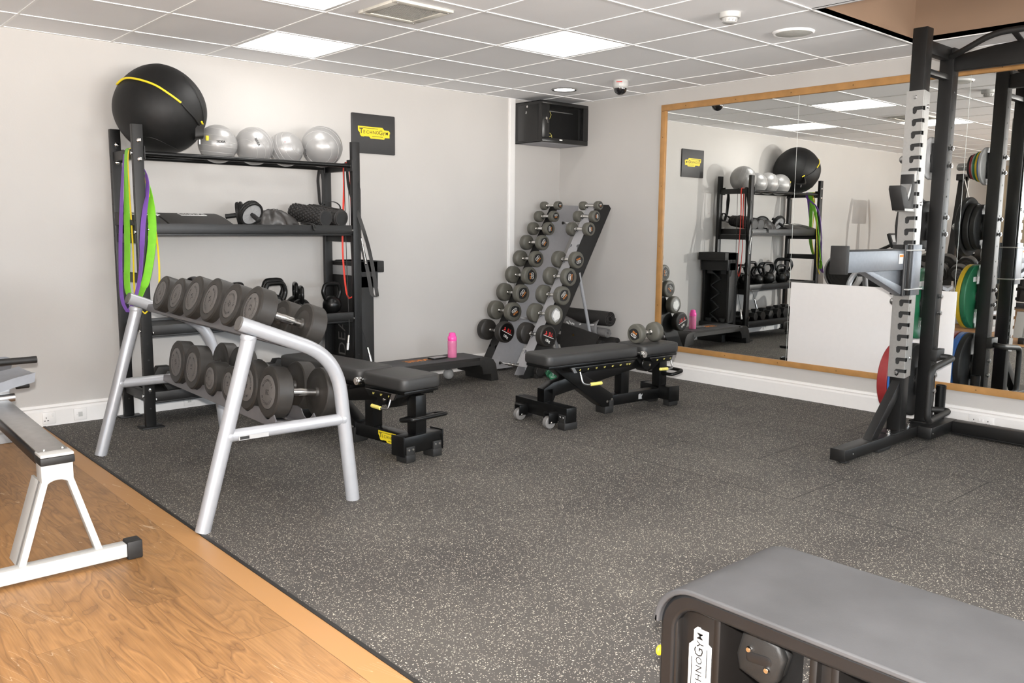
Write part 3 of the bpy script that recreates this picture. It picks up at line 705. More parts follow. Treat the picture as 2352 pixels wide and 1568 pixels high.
# bag
t = thing('drawstring_bag', 'crumpled black drawstring bag beside the foam rollers', 'bag', (-3.03, -.30, 1.238))
bm = bmesh.new(); bmesh.ops.create_icosphere(bm, subdivisions=5, radius=1)
for v in bm.verts:
    n = v.co.copy(); a = math.atan2(n.y, n.x)
    k = 1+.07*math.sin(7*a+3*n.z)+.04*math.sin(15*a)*(1-abs(n.z))+.03*math.sin(11*n.x+5*n.y)
    zz = max(n.z, -.1); v.co = V((n.x*.165*k, n.y*.11*k, zz*.105*k*(1-.45*max(0, n.x)) ))
b = B(); b.frombm(bm, T(-3.05, -.31, 1.250)); b.build('sack', M.bag, t, 50)
b = B(); b.tube(spl([(-2.91, -.40, 1.262), (-2.88, -.44, 1.258), (-2.865, -.487, 1.250), (-2.86, -.492, 1.225), (-2.852, -.495, 1.215)]), .006, 8); b.tube(spl([(-2.9, -.41, 1.26), (-2.875, -.46, 1.262), (-2.85, -.488, 1.25), (-2.845, -.492, 1.232)]), .005, 8); b.build('drawstring', M.rub, t)
# foam rollers
def roller(p0, p1, r, knob, label):
    p0, p1 = V(p0), V(p1); t = thing('foam_roller', label, 'foam roller', (p0+p1)/2-V((0, 0, r)), 'foam rollers on the second shelf'); m = frame(p0, p1-p0, (1, 0, 0)); L = (p1-p0).length
    b = B(); b.lathe([(r*.80, 0), (r*.97, 0), (r, .004), (r, L-.004), (r*.97, L), (r*.80, L)], m, 36)
    if knob:
        for i in range(13):
            for k in range(16):
                b.box((0, 0, 0), (.010, .014, .016), .003, m @ R(2*PI*(k+.5*(i % 2))/16, 'Z') @ T(r+.002, 0, .014+i*(L-.028)/12), 1)
    else:
        for i in range(11): b.lathe([(r, -.002), (r+.003, 0), (r+.003, .020), (r, .022)], m @ T(0, 0, .012+i*(L-.04)/11), 36)
        for k in range(10): b.box((0, 0, 0), (.006, .006, L-.03), 0, m @ R(2*PI*k/10, 'Z') @ T(r+.003, 0, L/2))
    b.build('foam', M.mat_, t)
    b = B(); b.cyl(m @ V((0, 0, -.001)), m @ V((0, 0, .006)), r*.80, 30); b.cyl(m @ V((0, 0, L-.006)), m @ V((0, 0, L+.001)), r*.80, 30); each(b, 'end_cap', M.pc, t)
roller((-2.748, -.462, 1.300), (-2.812, -.12, 1.345), .058, True, 'black foam roller covered in knobs')
roller((-2.622, -.462, 1.300), (-2.69, -.12, 1.345), .058, False, 'black ribbed foam roller against the rack end')
# suspension straps on the far right post
t = thing('suspension_trainer', 'black webbing suspension straps with a hand loop, hanging on the rear post', 'strap', (-2.57, -.11, 1.3))
b = B(); b.ribbon(spl([(-2.60, -.115, 1.655), (-2.612, -.115, 1.58), (-2.605, -.112, 1.50), (-2.598, -.11, 1.42), (-2.585, -.11, 1.40)]), .035, .005, (0, 1, 0))
b.ribbon(spl([(-2.585, -.12, 1.655), (-2.57, -.12, 1.55), (-2.575, -.12, 1.42), (-2.56, -.12, 1.40)]), .022, .004, (1, -1, 0)); b.build('webbing', M.rub, t)
b = B(); lp = spl([(-2.58, -.115, 1.41), (-2.50, -.13, 1.425), (-2.452, -.14, 1.40), (-2.448, -.14, 1.36), (-2.49, -.14, 1.335), (-2.55, -.12, 1.35), (-2.58, -.115, 1.41)]); b.ribbon(lp, .03, .004, (.3, 1, 0))
lp = spl([(-2.58, -.115, 1.40), (-2.66, -.10, 1.385), (-2.70, -.10, 1.35), (-2.69, -.10, 1.32), (-2.60, -.11, 1.33)]); b.ribbon(lp, .03, .004, (.3, 1, 0)); b.build('hand_loop', M.rub, t)
# ---- bands
def band(name, pts, w, th, mt, label, wd, cat='resistance band', grp='resistance bands hanging on the rack'):
    t = thing(name, label, cat, pts[0], grp); b = B(); b.ribbon(spl([tuple(p) for p in pts], 8), w, th, lambda p, wd=V(wd): V((0, -1, 0)).lerp(wd, max(0, min(1, (1.63-p.z)/.35))*(.45 if p.x < -4.02 else 1))); b.build('band', mt, t); return t
# left bands hang over the left side bar (top z 1.693) : pts from bottom outer side up, over, and down
def hang(x0, x1, y, zb, zt=1.697, dy=0):
    w2 = (x1-x0)/2; xm = (x0+x1)/2
    return [(xm, y+dy, zb), (x0-.002, y+dy*.8, zb+.06), (x0, y+dy*.6, zb+.3), (XLp-.024, y, zt-.12), (XLp-.023, y, zt-.02), (XLp, y, zt+.004), (XLp+.023, y, zt-.02), (XLp+.026, y, zt-.12), (x1, y+dy*.6, zb+.3), (x1+.002, y+dy*.8, zb+.06), (xm, y+dy, zb)]
band('resistance_band', [(-4.115, -.50, .725), (-4.125, -.44, .80), (-4.100, -.36, 1.0), (-4.072, -.33, 1.30), (-4.032, -.30, 1.62), (-4.005, -.30, 1.700), (-3.960, -.33, 1.63), (-3.955, -.47, 1.50), (-4.005, -.508, 1.24), (-4.035, -.508, .95), (-4.075, -.508, .80), (-4.115, -.50, .725)], .030, .004, M.purple, 'purple resistance band looped over the left side of the rack', (.7, -.72, 0))
band('resistance_band', [(-4.065, -.49, .775), (-4.085, -.42, .86), (-4.052, -.35, 1.1), (-4.040, -.345, 1.4), (-4.030, -.345, 1.66), (-4.005, -.345, 1.699), (-3.981, -.35, 1.66), (-3.945, -.45, 1.45), (-3.952, -.505, 1.19), (-3.995, -.515, .95), (-4.04, -.51, .83), (-4.065, -.49, .775)], .050, .004, M.lime, 'wide green resistance band looped over the left side of the rack', (.72, -.7, 0))
band('resistance_band', [(-4.02, -.51, .71), (-4.055, -.46, .80), (-4.03, -.385, 1.1), (-4.034, -.385, 1.45), (-4.031, -.385, 1.66), (-4.005, -.39, 1.701), (-3.978, -.39, 1.66), (-3.945, -.46, 1.42), (-3.925, -.50, 1.15), (-3.925, -.515, .95), (-3.945, -.515, .80), (-4.02, -.51, .71)], .010, .004, M.yel, 'thin yellow resistance band looped over the left side of the rack', (.7, -.7, 0))
band('resistance_band', [(-2.515, -.36, .72), (-2.54, -.36, .80), (-2.56, -.36, 1.1), (-2.542, -.36, 1.5), (-2.540, -.36, 1.66), (-2.515, -.36, 1.699), (-2.490, -.36, 1.66), (-2.488, -.37, 1.4), (-2.475, -.37, 1.05), (-2.462, -.37, .82), (-2.485, -.37, .74), (-2.515, -.36, .72)], .012, .006, M.redb, 'red resistance band looped over the right side of the rack', (.7, -.7, 0))
band('resistance_band', [(-2.40, -.56, .745), (-2.395, -.54, .80), (-2.43, -.52, 1.05), (-2.49, -.515, 1.25), (-2.535, -.43, 1.5), (-2.541, -.41, 1.66), (-2.515, -.41, 1.702), (-2.489, -.42, 1.66), (-2.485, -.43, 1.3), (-2.445, -.50, .95), (-2.43, -.54, .76), (-2.40, -.56, .745)], .026, .005, M.rub, 'wide black resistance band hanging in front of the right post of the rack', (.8, -.6, 0))
# skipping ropes
def rope(y, pts, label):
    t = thing('skipping_rope', label, 'skipping rope', pts[-1], 'skipping ropes on the right side of the rack'); b = B(); b.tube(spl(pts, 6), .0025, 6); b.build('rope', M.rub, t)
    p = V(pts[-1]); q = V(pts[-2]); d = (p-q).normalized(); b = B(); b.cyl(p, p+d*.055, .008, 12, .001); b.build('grip', M.chrome, t); b = B(); b.cyl(p+d*.055, p+d*.11, .011, 12, .002); b.build('handle', M.steel, t)
rope(0, [(-2.53, -.37, 1.70), (-2.548, -.38, 1.64), (-2.556, -.40, 1.2), (-2.56, -.42, .8), (-2.60, -.5, .52), (-2.612, -.51, .47)], 'skipping rope with a steel handle dangling inside the right post')
rope(0, [(-2.50, -.32, 1.70), (-2.482, -.32, 1.64), (-2.478, -.33, 1.2), (-2.46, -.36, .7), (-2.43, -.45, .40), (-2.425, -.46, .36)], 'skipping rope with a steel handle hanging lowest beside the right post')
t = thing('cable_attachment', 'slim silver rod hanging on a cord beside the right post of the rack', 'cable attachment', (-2.46, -.51, .95))
b = B(); b.tube([(-2.50, -.44, 1.70), (-2.495, -.508, 1.5), (-2.495, -.508, 1.16)], .002, 6); b.build('cord', M.rub, t); b = B(); b.cyl((-2.495, -.508, 1.16), (-2.465, -.515, .985), .005, 10); b.sphere((-2.464, -.515, .98), .009, 10, 8); b.build('rod', M.chrome, t)
# ---- kettlebells
def kettlebell(name_m, h, label, first=False):
    t = thing('kettlebell', label, 'kettlebell', (0, 0, 0), 'kettlebells on the third shelf', m=ident()); r = h*.30
    b = B(); prof = [(r*.62, 0), (r*.70, .003)]+[(r*math.cos(a), r*.88+r*math.sin(a)) for a in [(-62+k*8)*PI/180 for k in range(19)]]+[(.001, r*1.88)]
    b.lathe(prof, ident(), 32); b.build('bell', M.blackg, t, 60)
    b = B(); rh = h*.066; zc = r*1.66; w = r*1.10; top = h-rh
    pts = spl([(-w*.72, 0, zc-.01), (-w*.95, 0, zc+.1*h), (-w*1.02, 0, zc+.22*h), (-w*.82, 0, top-.04*h), (-w*.45, 0, top), (0, 0, top+.004*h), (w*.45, 0, top), (w*.82, 0, top-.04*h), (w*1.02, 0, zc+.22*h), (w*.95, 0, zc+.1*h), (w*.72, 0, zc-.01)], 5)
    b.tube(pts, rh, 14, up=(0, 1, 0)); b.build('handle', M.blackg, t, 60); return t
KB = [(-2.645, -.34, .225, 0.15, 'black kettlebell standing alone at the end of the third shelf by the red band'), (-2.90, -.36, .21, 1.2, 'black kettlebell turned edge-on, second from the right end of the third shelf'),
      (-2.845, -.17, .225, 1.2, 'black kettlebell turned edge-on at the back of the third shelf'), (-3.02, -.18, .26, .25, 'large black kettlebell at the back, peeping above the dumbbells'),
      (-3.10, -.37, .25, .2, 'large black kettlebell showing its full handle above the round dumbbells'), (-3.30, -.20, .24, .6, 'black kettlebell at the back in the middle of the third shelf'),
      (-3.38, -.37, .22, .1, 'black kettlebell at the front in the middle of the third shelf'), (-3.62, -.25, .29, .9, 'biggest black kettlebell at the left of the third shelf')]
for k, (x, y, h, a, lb) in enumerate(KB):
    q = kettlebell('k', h, lb); q.matrix_world = T(x, y, .619) @ R(a, 'Z'); WM[q] = q.matrix_world.copy()
# ---- hex dumbbells on the bottom shelf
def hexdb(h, L, label):
    t = thing('hex_dumbbell', label, 'dumbbell', (0, 0, 0), 'hexagonal dumbbells on the bottom shelf', m=ident()); r = h/1.732
    for s in (-1, 1):
        b = B(); m = R(PI/2, 'Y') @ R(0, 'Z'); poly = [(r*math.cos(PI/6+PI/3*k+PI/6*0), r*math.sin(PI/6+PI/3*k)) for k in range(6)]
        poly = [(r*math.cos(PI/3*k), r*math.sin(PI/3*k)) for k in range(6)]
        b.prism(poly, L*.28, T(s*L*.36, 0, h/2) @ R(PI/2, 'Y') @ R(PI/2, 'Z'), .006); b.build('head', M.rub, t)
    b = B(); b.cyl((-L*.23, 0, h/2), (L*.23, 0, h/2), .014, 16); b.build('handle', M.chrome, t); return t
lbs = ['black hexagonal dumbbell at the left end of the bottom shelf', 'black hexagonal dumbbell, second from the left end of the bottom shelf', 'black hexagonal dumbbell, third from the left end of the bottom shelf', 'black hexagonal dumbbell, fourth from the left end of the bottom shelf', 'black hexagonal dumbbell near the middle of the bottom shelf',
       'black hexagonal dumbbell, third from the right end of the bottom shelf', 'black hexagonal dumbbell, second from the right end of the bottom shelf', 'black hexagonal dumbbell at the right end of the bottom shelf']
for k in range(8):
    q = hexdb(.125-.006*k, .26, lbs[k]); x = -3.82+k*.165; q.matrix_world = T(x, -.27, .204) @ R(PI/2+.05*((k*7) % 3-1), 'Z'); WM[q] = q.matrix_world.copy()
# ---- step deck standing on end
t = thing('aerobic_step', 'black and grey aerobic step deck standing on end behind the storage rack', 'exercise step', (-2.40, -.20, 0), 'aerobic step decks')
b = B(); b.bb(-2.475, -2.425, -.375, -.02, 0, .985, .01); b.bb(-2.425, -2.31, -.375, -.345, .12, .88, .006); b.bb(-2.425, -2.31, -.05, -.02, .12, .88, .006); b.build('deck', M.rub, t)
b = B(); b.bb(-2.4765, -2.450, -.372, -.023, .885, .955, .002); b.build('grey_band', M.lgrey, t)
for z0, z1, zz in ((.905, .99, .84), (0, .085, .16)):
    b = B(); b.bb(-2.43, -2.215, -.375, -.02, z0, z1, .006); b.bb(-2.43, -2.27, -.375, -.02, min(z0, zz-.05), max(z1, zz+.05), .006); b.build('foot', M.rub, t)
b = B()
for k in range(4): b.ribbon([(-2.31, -.26, .22+k*.16), (-2.31, -.14, .30+k*.16), (-2.31, -.26, .38+k*.16)], .02, .015, (1, 0, 0))
for z in (.2, .8):
    for y in (-.29, -.11): b.bb(-2.425, -2.32, y-.04, y+.04, z-.05, z+.05, .004)
b.build('rib', M.pc, t)
b = B(); q = frame((-2.4765, -.19, .36), (-1, 0, 0), (0, 0, 1)); b.text('SIDEA', .15, q, -.005); b.build('logo', M.disc, t, 0)
# ================================================================= DUMBBELL RACK (silver)
t = thing('dumbbell_rack', 'silver tubular two-tier dumbbell rack standing in front of the storage rack', 'rack', (-4.115, -1.735, 0), rz=math.radians(-1.75))
DR = WM[t]
for sy, nm in ((-.755, 'n'), (.755, 'f')):
    b = B(DR); b.tube([(-.350, sy, 0), (-.125, sy, .79)], .031, 24); o = b.build('front_leg', M.silver, t)
    b = B(DR); b.tube(arcpath([(-.165, sy, .848), (.275, sy, .672), (.345, sy, 0)], .17, 10), .031, 24); b.build('bent_leg', M.silver, t)
    b = B(DR); b.tube([(-.235, sy, .385), (.305, sy, .385)], .026, 20); cb = b.build('crossbar', M.silver, t)
    b = B(DR); b.cyl((-.172, sy, .851), (-.163, sy, .8472), .031, 24, .002); b.build('end_cap', M.disc, t)
    b = B(DR)
    for p, d in (((-.232, sy, .385), (1, 0, 0)), ((.298, sy, .385), (1, 0, 0)), ((-.13, sy, .785), (.27, 0, .96))): b.lathe([(.030, -.012), (.034, 0), (.030, .012)], frame(p, d), 20)
    each(b, 'weld', M.silver, t)
    if sy < 0:
        b = B(DR); b.box((-.13, sy-.0262, .375), (.13, .002, .018)); lb = b.build('rating_label', M.lgrey, cb)
        b = B(DR); b.box((-.17, sy-.0275, .375), (.04, .001, .013)); b.build('maker_mark', M.ink, lb)
def tray(x0, z0, x1, z1, Rh, ys, zc):
    """two scalloped rails; x0,z0 = front foot of saddle; x1,z1 = rear"""
    for k, (x, z) in enumerate(((x0, z0), (x1, z1))):
        poly = [(-.725, -.035), (-.725, .0)]; n = 8
        for i, y in enumerate(sorted(ys)):
            w = .062
            for j in range(n+1):
                u = -1+2*j/n; poly.append((y+u*w, -.012+.036*(u*u)))
            if i < len(ys)-1: poly.append(((y+sorted(ys)[i+1])/2, .030))
        poly += [(.725, .0), (.725, -.035)]
        a = math.atan2(z1-z0, x1-x0)
        m = DR @ T(x, 0, z) @ R(-a, 'Y') @ Matrix(((0, 0, 1, 0), (1, 0, 0, 0), (0, 1, 0, 0), (0, 0, 0, 1)))
        b = B(); b.prism(poly, .005, m, 0)
        b.box((0, 0, 0), (.04, 1.45, .005), .001, DR @ T(x, 0, z) @ R(-a, 'Y') @ T((.02 if k == 0 else -.02), 0, -.035))
        o = b.build('saddle_rail', M.rail, t, 30)
    b = B(DR)
    for y in (-.55, 0, .55): b.bar((x0, y, z0-.037), (x1, y, z1-.037), .04, .006, .001)
    each(b, 'tray_strap', M.rail, t)
YS = [(-1.30-.214*k+1.735) for k in range(6)]
yl = [y*math.cos(math.radians(1.75)) for y in YS]
tray(-.070, .812, .125, .742, .1, yl, 0)
tray(-.005, .415, .185, .392, .1, yl, 0)
def rdb(R_, Th, L, num, label, a0=0.0):
    """round urethane dumbbell, axis X, front face at -X end"""
    t = thing('round_dumbbell', label, 'dumbbell', (0, 0, 0), 'round black dumbbells on the silver rack', m=ident())
    for s in (-1, 1):
        m = frame((s*L/2, 0, 0), (s, 0, 0), (0, 1, 0)); b = B()
        b.lathe([(.001, -Th-.010), (.022, -Th-.010), (.026, -Th), (R_*.62, -Th), (R_*.64, -Th+.0015), (R_-.006, -Th), (R_, -Th+.005), (R_, -.006), (R_-.007, 0), (R_*.69, 0), (R_*.67, -.0025), (.001, -.0025)], m, 48)
        h = b.build('head', M.rubg, t)
        b = B(); b.lathe([(R_*.66, -.003), (R_*.66, .0006), (R_*.64, .0014), (.001, .0014)], m, 40); d = b.build('face_disc', M.disc, h)
        b = B(); mt = frame((s*(L/2+.0018), 0, 0), (s, 0, 0), (0, -s if s < 0 else 1, 0)) @ R(a0, 'Z')
        b.text(num, R_*.30, mt, .01); b.arctext('TECHNOGYM', R_*.46, R_*.15, mt, PI/2, .27); b.arctext('TECHNOGYM', R_*.46, R_*.15, mt, -PI/2, .27, True)
        b.build('lettering', M.ink, d, 0)
    b = B(); b.lathe([(.0165, 0), (.0165, .3*L-.02), (.018, .3*L), (.0165, .3*L+.02), (.0165, .6*L)], frame((-.3*L, 0, 0), (1, 0, 0)), 20); b.build('handle', M.chrome, t)
    return t
nums = [('18', .094, 2.0), ('20', .094, 1.1), ('24', .105, -1.1), ('24', .105, -1.2), ('22', .098, 2.6), ('22', .098, -1.5)]
pos = ['least near', 'fifth nearest', 'fourth nearest', 'third nearest', 'second nearest', 'nearest']
for k, (nu, rr, a0) in enumerate(nums):
    q = rdb(rr, .078, .325, nu, 'round black dumbbell on the silver rack, upper tier, %s to the camera' % pos[k], a0)
    a = math.radians(20.4); y = -1.30-.214*k
    m = T(-4.20, y, .898+(rr-.096)*.9) @ R(math.radians(-1.75), 'Z') @ R(a, 'Y') @ T(.1625, 0, 0); q.matrix_world = m; WM[q] = m
nums = [('26', .113, -1.1), ('12', .113, -1.5), ('12', .083, .3), ('14', .085, -1.5), ('26', .114, 2.5), ('28', .113, .05)]
for k, (nu, rr, a0) in enumerate(nums):
    small = rr < .09
    q = rdb(rr, .082 if small else .074, .31 if not small else .30, nu, 'round black dumbbell on the silver rack, lower tier, %s to the camera' % pos[k], a0)
    if small: q['label'] = 'smaller round black dumbbell amid the lower tier, %s of two small ones' % ('farther' if k == 2 else 'nearer')
    a = math.radians(7); y = -1.30-.214*k
    m = T(-4.135, y, .525+(rr-.113)*.95) @ R(math.radians(-1.75), 'Z') @ R(a, 'Y') @ T(.155, 0, 0); q.matrix_world = m; WM[q] = m
# ================================================================= ADJUSTABLE BENCHES
def bench(m, label, marked):
    t = thing('adjustable_bench', label, 'weight bench', grp_l(m), 'black adjustable benches', m=m)
    ZP = .455
    b = B(m); slab_round(b, -.605, .205, -.133, .133, ZP-.072, ZP, .045, .016, None); b.build('backrest_pad', M.vinyl, t, 50)
    b = B(m); slab_round(b, .235, .600, -.140, .140, ZP-.072, ZP, .045, .016, None); b.build('seat_pad', M.vinyl, t, 50)
    b = B(m); b.bb(-.585, .20, -.115, .115, ZP-.092, ZP-.073, .003); b.bb(.245, .585, -.12, .12, ZP-.092, ZP-.073, .003); b.build('pad_base', M.blackg, t)
    # base
    b = B(m); b.bb(-.560, -.475, -.262, .262, .045, .140, .006); b.build('head_foot_bar', M.blackg, t)
    b = B(m); b.bb(.505, .595, -.135, .135, .045, .140, .006); b.bb(.498, .602, -.142, -.134, .035, .145, .002); b.bb(.498, .602, .134, .142, .035, .145, .002); b.build('seat_foot_bar', M.blackg, t)
    b = B(m); b.bb(-.02, .51, -.035, .035, .045, .120, .005); b.build('floor_beam', M.blackg, t)
    b = B(m); b.bb(-.555, -.480, -.036, .036, .13, .225, .004); mm = [(-.555, .225), (-.48, .262), (.34, .385), (.34, .295), (-.46, .172), (-.48, .135), (-.555, .135)]
    b.prism(mm, .072, m.copy() if False else Matrix(((1, 0, 0, 0), (0, 0, -1, 0), (0, 1, 0, 0), (0, 0, 0, 1))), .003); b.build('main_beam', M.blackg, t)
    mx = Matrix(((1, 0, 0, 0), (0, 0, -1, 0), (0, 1, 0, 0), (0, 0, 0, 1)))
    b = B(m); b.prism([(-.50, .36), (-.34, .36), (.045, .13), (.05, .06), (-.01, .035), (-.06, .06)], .085, mx, .003); b.build('incline_arm', M.blackg, t)
    b = B(m); b.bb(.13, .205, -.034, .034, .115, .345, .004); b.build('centre_post', M.blackg, t)
    b = B(m); b.bb(.505, .580, -.037, .037, .12, .350, .004); b.build('seat_post', M.blackg, t)
    b = B(m); b.prism([(.24, .375), (.30, .30), (.36, .255), (.43, .27), (.52, .33), (.56, .375)], .10, mx, .003); b.cyl((.335, -.075, .315), (.335, .075, .315), .045, 28, .004); b.build('pivot_housing', M.blackg, t)
    # scales
    for x0, x1, z, labs in ((-.43, .135, .348, ('-4°', '0°', '15°', '30°', '45°', '60°', '75° 85°')), (.285, .545, .352, ('30°', '15°', '0°'))):
        b = B(m); b.prism([(x0, z+.018), (x1, z+.018), (x1-.02, z-.018), (x0+.03, z-.018)], .012, T(0, -.142, 0) @ mx, .001); sp = b.build('scale_plate', M.blackg, t)
        b = B(m); b.prism([(x0, z+.018), (x0+.028, z-.018), (x0+.055, z-.018), (x0+.028, z+.018)] if x0 < 0 else [(x1, z+.018), (x1-.02, z-.018), (x1-.05, z-.018), (x1-.03, z+.018)], .014, T(0, -.142, 0) @ mx); b.bb(x0, x1, -.149, -.147, z+.0165, z+.0185); b.build('plate_edge', M.steel, sp)
        b = B(m); n = len(labs)
        for k, s in enumerate(labs): b.text(s, .0145, T(x0+.075+(x1-x0-.13)*k/(n-1), -.1495, z-.002) @ mx, .02)
        b.build('scale_figures', M.yelh, sp, 0)
        b = B(m); b.bb(x0+.02, x1-.02, -.137, .137, z-.012, z+.012, .002); b.bb(x0+.03, x1-.03, .136, .146, z-.017, z+.017, .001); b.build('scale_bracket', M.blackg, t)
    b = B(m); b.cyl((.222, -.158, .400), (.222, .158, .400), .010, 16); b.build('axle', M.steel, t)
    for s in (-1, 1):
        b = B(m); b.lathe([(.001, .030), (.012, .030), (.013, .027), (.021, .027), (.023, .024), (.023, 0), (.001, 0)], frame((.222, s*.135, .400), (0, s, 0)), 28); b.build('hinge_cap', M.chrome, t)
    b = B(m); b.tube(arcpath([(-.355, -.150, .335), (-.352, -.175, .262), (-.31, -.175, .250), (-.27, -.175, .250)], .02, 5), .0065, 12); lv = b.build('lever', M.steel, t)
    b = B(m); b.cyl((-.285, -.175, .250), (-.185, -.175, .250), .0115, 18, .004); b.build('grip', M.yelh, lv)
    b = B(m); b.tube(arcpath([(.50, -.145, .335), (.50, -.165, .285), (.455, -.168, .282), (.43, -.168, .284)], .02, 5), .006, 12); lv = b.build('lever', M.steel, t)
    b = B(m); b.cyl((.445, -.168, .283), (.365, -.168, .287), .0105, 18, .004); b.build('grip', M.yelh, lv)
    b = B(m); b.tube(arcpath([(.535, -.045, .225), (.545, -.125, .225), (.655, -.125, .245), (.655, .125, .245), (.545, .125, .225), (.535, .045, .225)], .035, 6), .012, 14); b.build('carry_handle', M.blackg, t)
    for s in (-1, 1):
        b = B(m); b.bb(-.630, -.560, s*.15-.028, s*.15+.028, .098, .106, .001); b.bb(-.630, -.560, s*.15-.028, s*.15-.022, .035, .1, .001); b.bb(-.630, -.560, s*.15+.022, s*.15+.028, .035, .1, .001); br = b.build('wheel_bracket', M.blackg, t)
        b = B(m); b.cyl((-.608, s*.15-.020, .040), (-.608, s*.15+.020, .040), .040, 30, .005); w = b.build('wheel', mat('wheel_rubber', (.16, .155, .15), .5) if 'wheel_rubber' not in bpy.data.materials else bpy.data.materials['wheel_rubber'], br)
        b = B(m); b.cyl((-.608, s*.15-.031, .040), (-.608, s*.15+.031, .040), .008, 12, .002); b.build('bolt', M.chrome, br)
        b = B(m); b.bb(-.572, -.465, s*.225-.035, s*.225+.035, 0, .046, .006); b.bb(-.570, -.559, s*.225-.03, s*.225+.03, .02, .095, .004); f = b.build('rubber_foot', M.rub, t)
        b = B(m); [b.lathe([(.007, 0), (.006, .003), (.001, .004)], frame((-.570, s*.225+d, .078), (-1, 0, 0)), 12) for d in (-.014, .014)]; each(b, 'bolt', M.chrome, f)
        b = B(m); b.bb(.52, .607, s*.095-.033, s*.095+.033, 0, .046, .006); b.bb(.594, .606, s*.095-.030, s*.095+.030, .02, .088, .004); f = b.build('rubber_foot', M.rub, t)
        b = B(m); [b.lathe([(.007, 0), (.006, .003), (.001, .004)], frame((.606, s*.095+d, .070), (1, 0, 0)), 12) for d in (-.014, .014)]; each(b, 'bolt', M.chrome, f)
    b = B(m); b.bb(-.03, .05, -.05, .05, 0, .05, .006); b.bb(.01, .05, -.048, -.036, .02, .09, .003); b.build('rubber_foot', M.rub, t)
    b = B(m)
    for x, z in ((-.012, .085), (.03, .095), (.36, .305)): b.lathe([(.010, 0), (.009, .004), (.001, .005)], frame((x, -.047 if x < .3 else -.0755, z), (0, -1, 0)), 14)
    each(b, 'bolt', M.chrome, t)
    if marked:
        b1 = B(m); b2 = B(m); logo(b1, b2, T(.355, -.0365, .083) @ mx, .20); bd = b1.build('badge', M.yel, t); b2.build('lettering', M.ink, bd, 0)
    else:
        b = B(m); b.prism([(.30, .062), (.335, .062), (.33, .075), (.342, .098), (.325, .090), (.318, .102), (.30, .096)], .001, T(0, -.0358, 0) @ mx); b.build('glue_mark', M.lgrey, t)
    return t
def grp_l(m): return tuple(m.translation)
bench(T(-3.200, -1.560, 0) @ R(math.radians(-90+5.5), 'Z'), 'black adjustable bench with a yellow badge, beside the silver dumbbell rack', True)
bench(T(-1.505, -1.975, 0) @ R(math.radians(-4.5), 'Z'), 'black adjustable bench with transport wheels and a dumbbell lying on its seat', False)
# ================================================================= OLIVE DUMBBELLS + CORNER RACK
def odb(R_, L, txt, label, grp, spin=0.0, style=0, jll=False, worn=False):
    """axis Z, printed face towards -Z?  printed face at +Z end"""
    t = thing('dumbbell', label, 'dumbbell', (0, 0, 0), grp, m=ident()); Th = L*.235
    hm = M.oliv if not jll else M.rubg
    for s in (-1, 1):
        m = ident() if s > 0 else R(PI, 'X'); b = B()
        b.lathe([(.001, L/2-Th-.004), (R_*.5, L/2-Th-.004), (R_*.86, L/2-Th), (R_*.97, L/2-Th+.008), (R_, L/2-Th*.62), (R_, L/2-.010), (R_*.95, L/2-.003), (R_*.86, L/2), (.001, L/2)], m, 40)
        b.build('head', hm, t)
    b = B(); b.lathe([(.012, -L*.25), (.0155, -L*.12), (.0165, 0), (.0155, L*.12), (.012, L*.25)], ident(), 18)
    for s in (-1, 1): b.cyl((0, 0, s*L*.195), (0, 0, s*L*.22), .019, 16)
    b.build('handle', M.chrome, t)
    mt = T(0, 0, L/2+.0008) @ R(spin, 'Z')
    if jll:
        b = B(); b.lathe([(R_*.84, 0), (.001, .0004)], T(0, 0, L/2+.0003), 36); fd = b.build('face_disc', M.blackg, t)
        b = B(); b.text('JLL', R_*.46, mt @ T(R_*.22, R_*.20, .0006), .02); b.sphere((-R_*.42, R_*.30, 0), R_*.07, 10, 8, (1, 1, .02), mt @ T(0, 0, .0006))
        b.prism([(-R_*.62, R_*.0), (-R_*.45, R_*.14), (-R_*.40, R_*.24), (-R_*.24, R_*.20), (-R_*.34, R_*.10), (-R_*.22, R_*.0), (-R_*.36, R_*.06)], .0006, mt @ T(0, 0, .0005)); b.build('logo', M.redink, fd, 0)
        b = B(); b.box((0, -R_*.055, .0006), (R_*1.35, R_*.05, .0004), 0, mt); b.text('18kg', R_*.34, mt @ T(0, -R_*.42, .0008), .02); b.build('lettering', M.ink_w, fd, 0)
        return t
    pts = []; n = 10
    for k in range(n+1): a = -1+2*k/n; pts.append((a*R_*.74, R_*.60*(1-a*a)))
    for k in range(1, n): a = 1-2*k/n; pts.append((a*R_*.74, -R_*.62*(1-a*a)**.8))
    b = B(); b.prism(pts, .0010, mt @ T(0, R_*.08 if style == 0 else 0, 0)); st = b.build('sticker', M.ink if not worn else M.lgrey, t, 0)
    if worn:
        b = B(); b.prism([(R_*.5*math.cos(a)*(1+.2*math.sin(5*a)), R_*.5*math.sin(a)*(1+.2*math.cos(7*a))) for a in [k*PI/8 for k in range(16)]], .0012, mt @ T(0, 0, .0004)); b.build('worn_patch', M.ink_w, st, 0); return t
    b = B(); w, h = R_*.36, R_*.15; oy = R_*.20
    rr = [(math.copysign(w-h, math.cos(a))+h*math.cos(a), oy+h*math.sin(a)) for a in [k*PI/8+.001 for k in range(16)]]
    b.tube([mt @ V((x, y, .0012)) for x, y in rr], R_*.022, 6, closed=True)
    for dx, r_ in ((-.10, .7), (.08, -.7), (.0, .2)): b.box((0, 0, 0), (R_*.035, R_*.26, .0006), 0, mt @ T(dx*R_*1.6, oy, .0012) @ R(r_, 'Z'))
    b.build('logo', M.ink_w, st, 0)
    b = B(); b.text(txt, R_*.27, mt @ T(0, -R_*.14, .0014), .02); b.build('lettering', M.orange, st, 0)
    return t
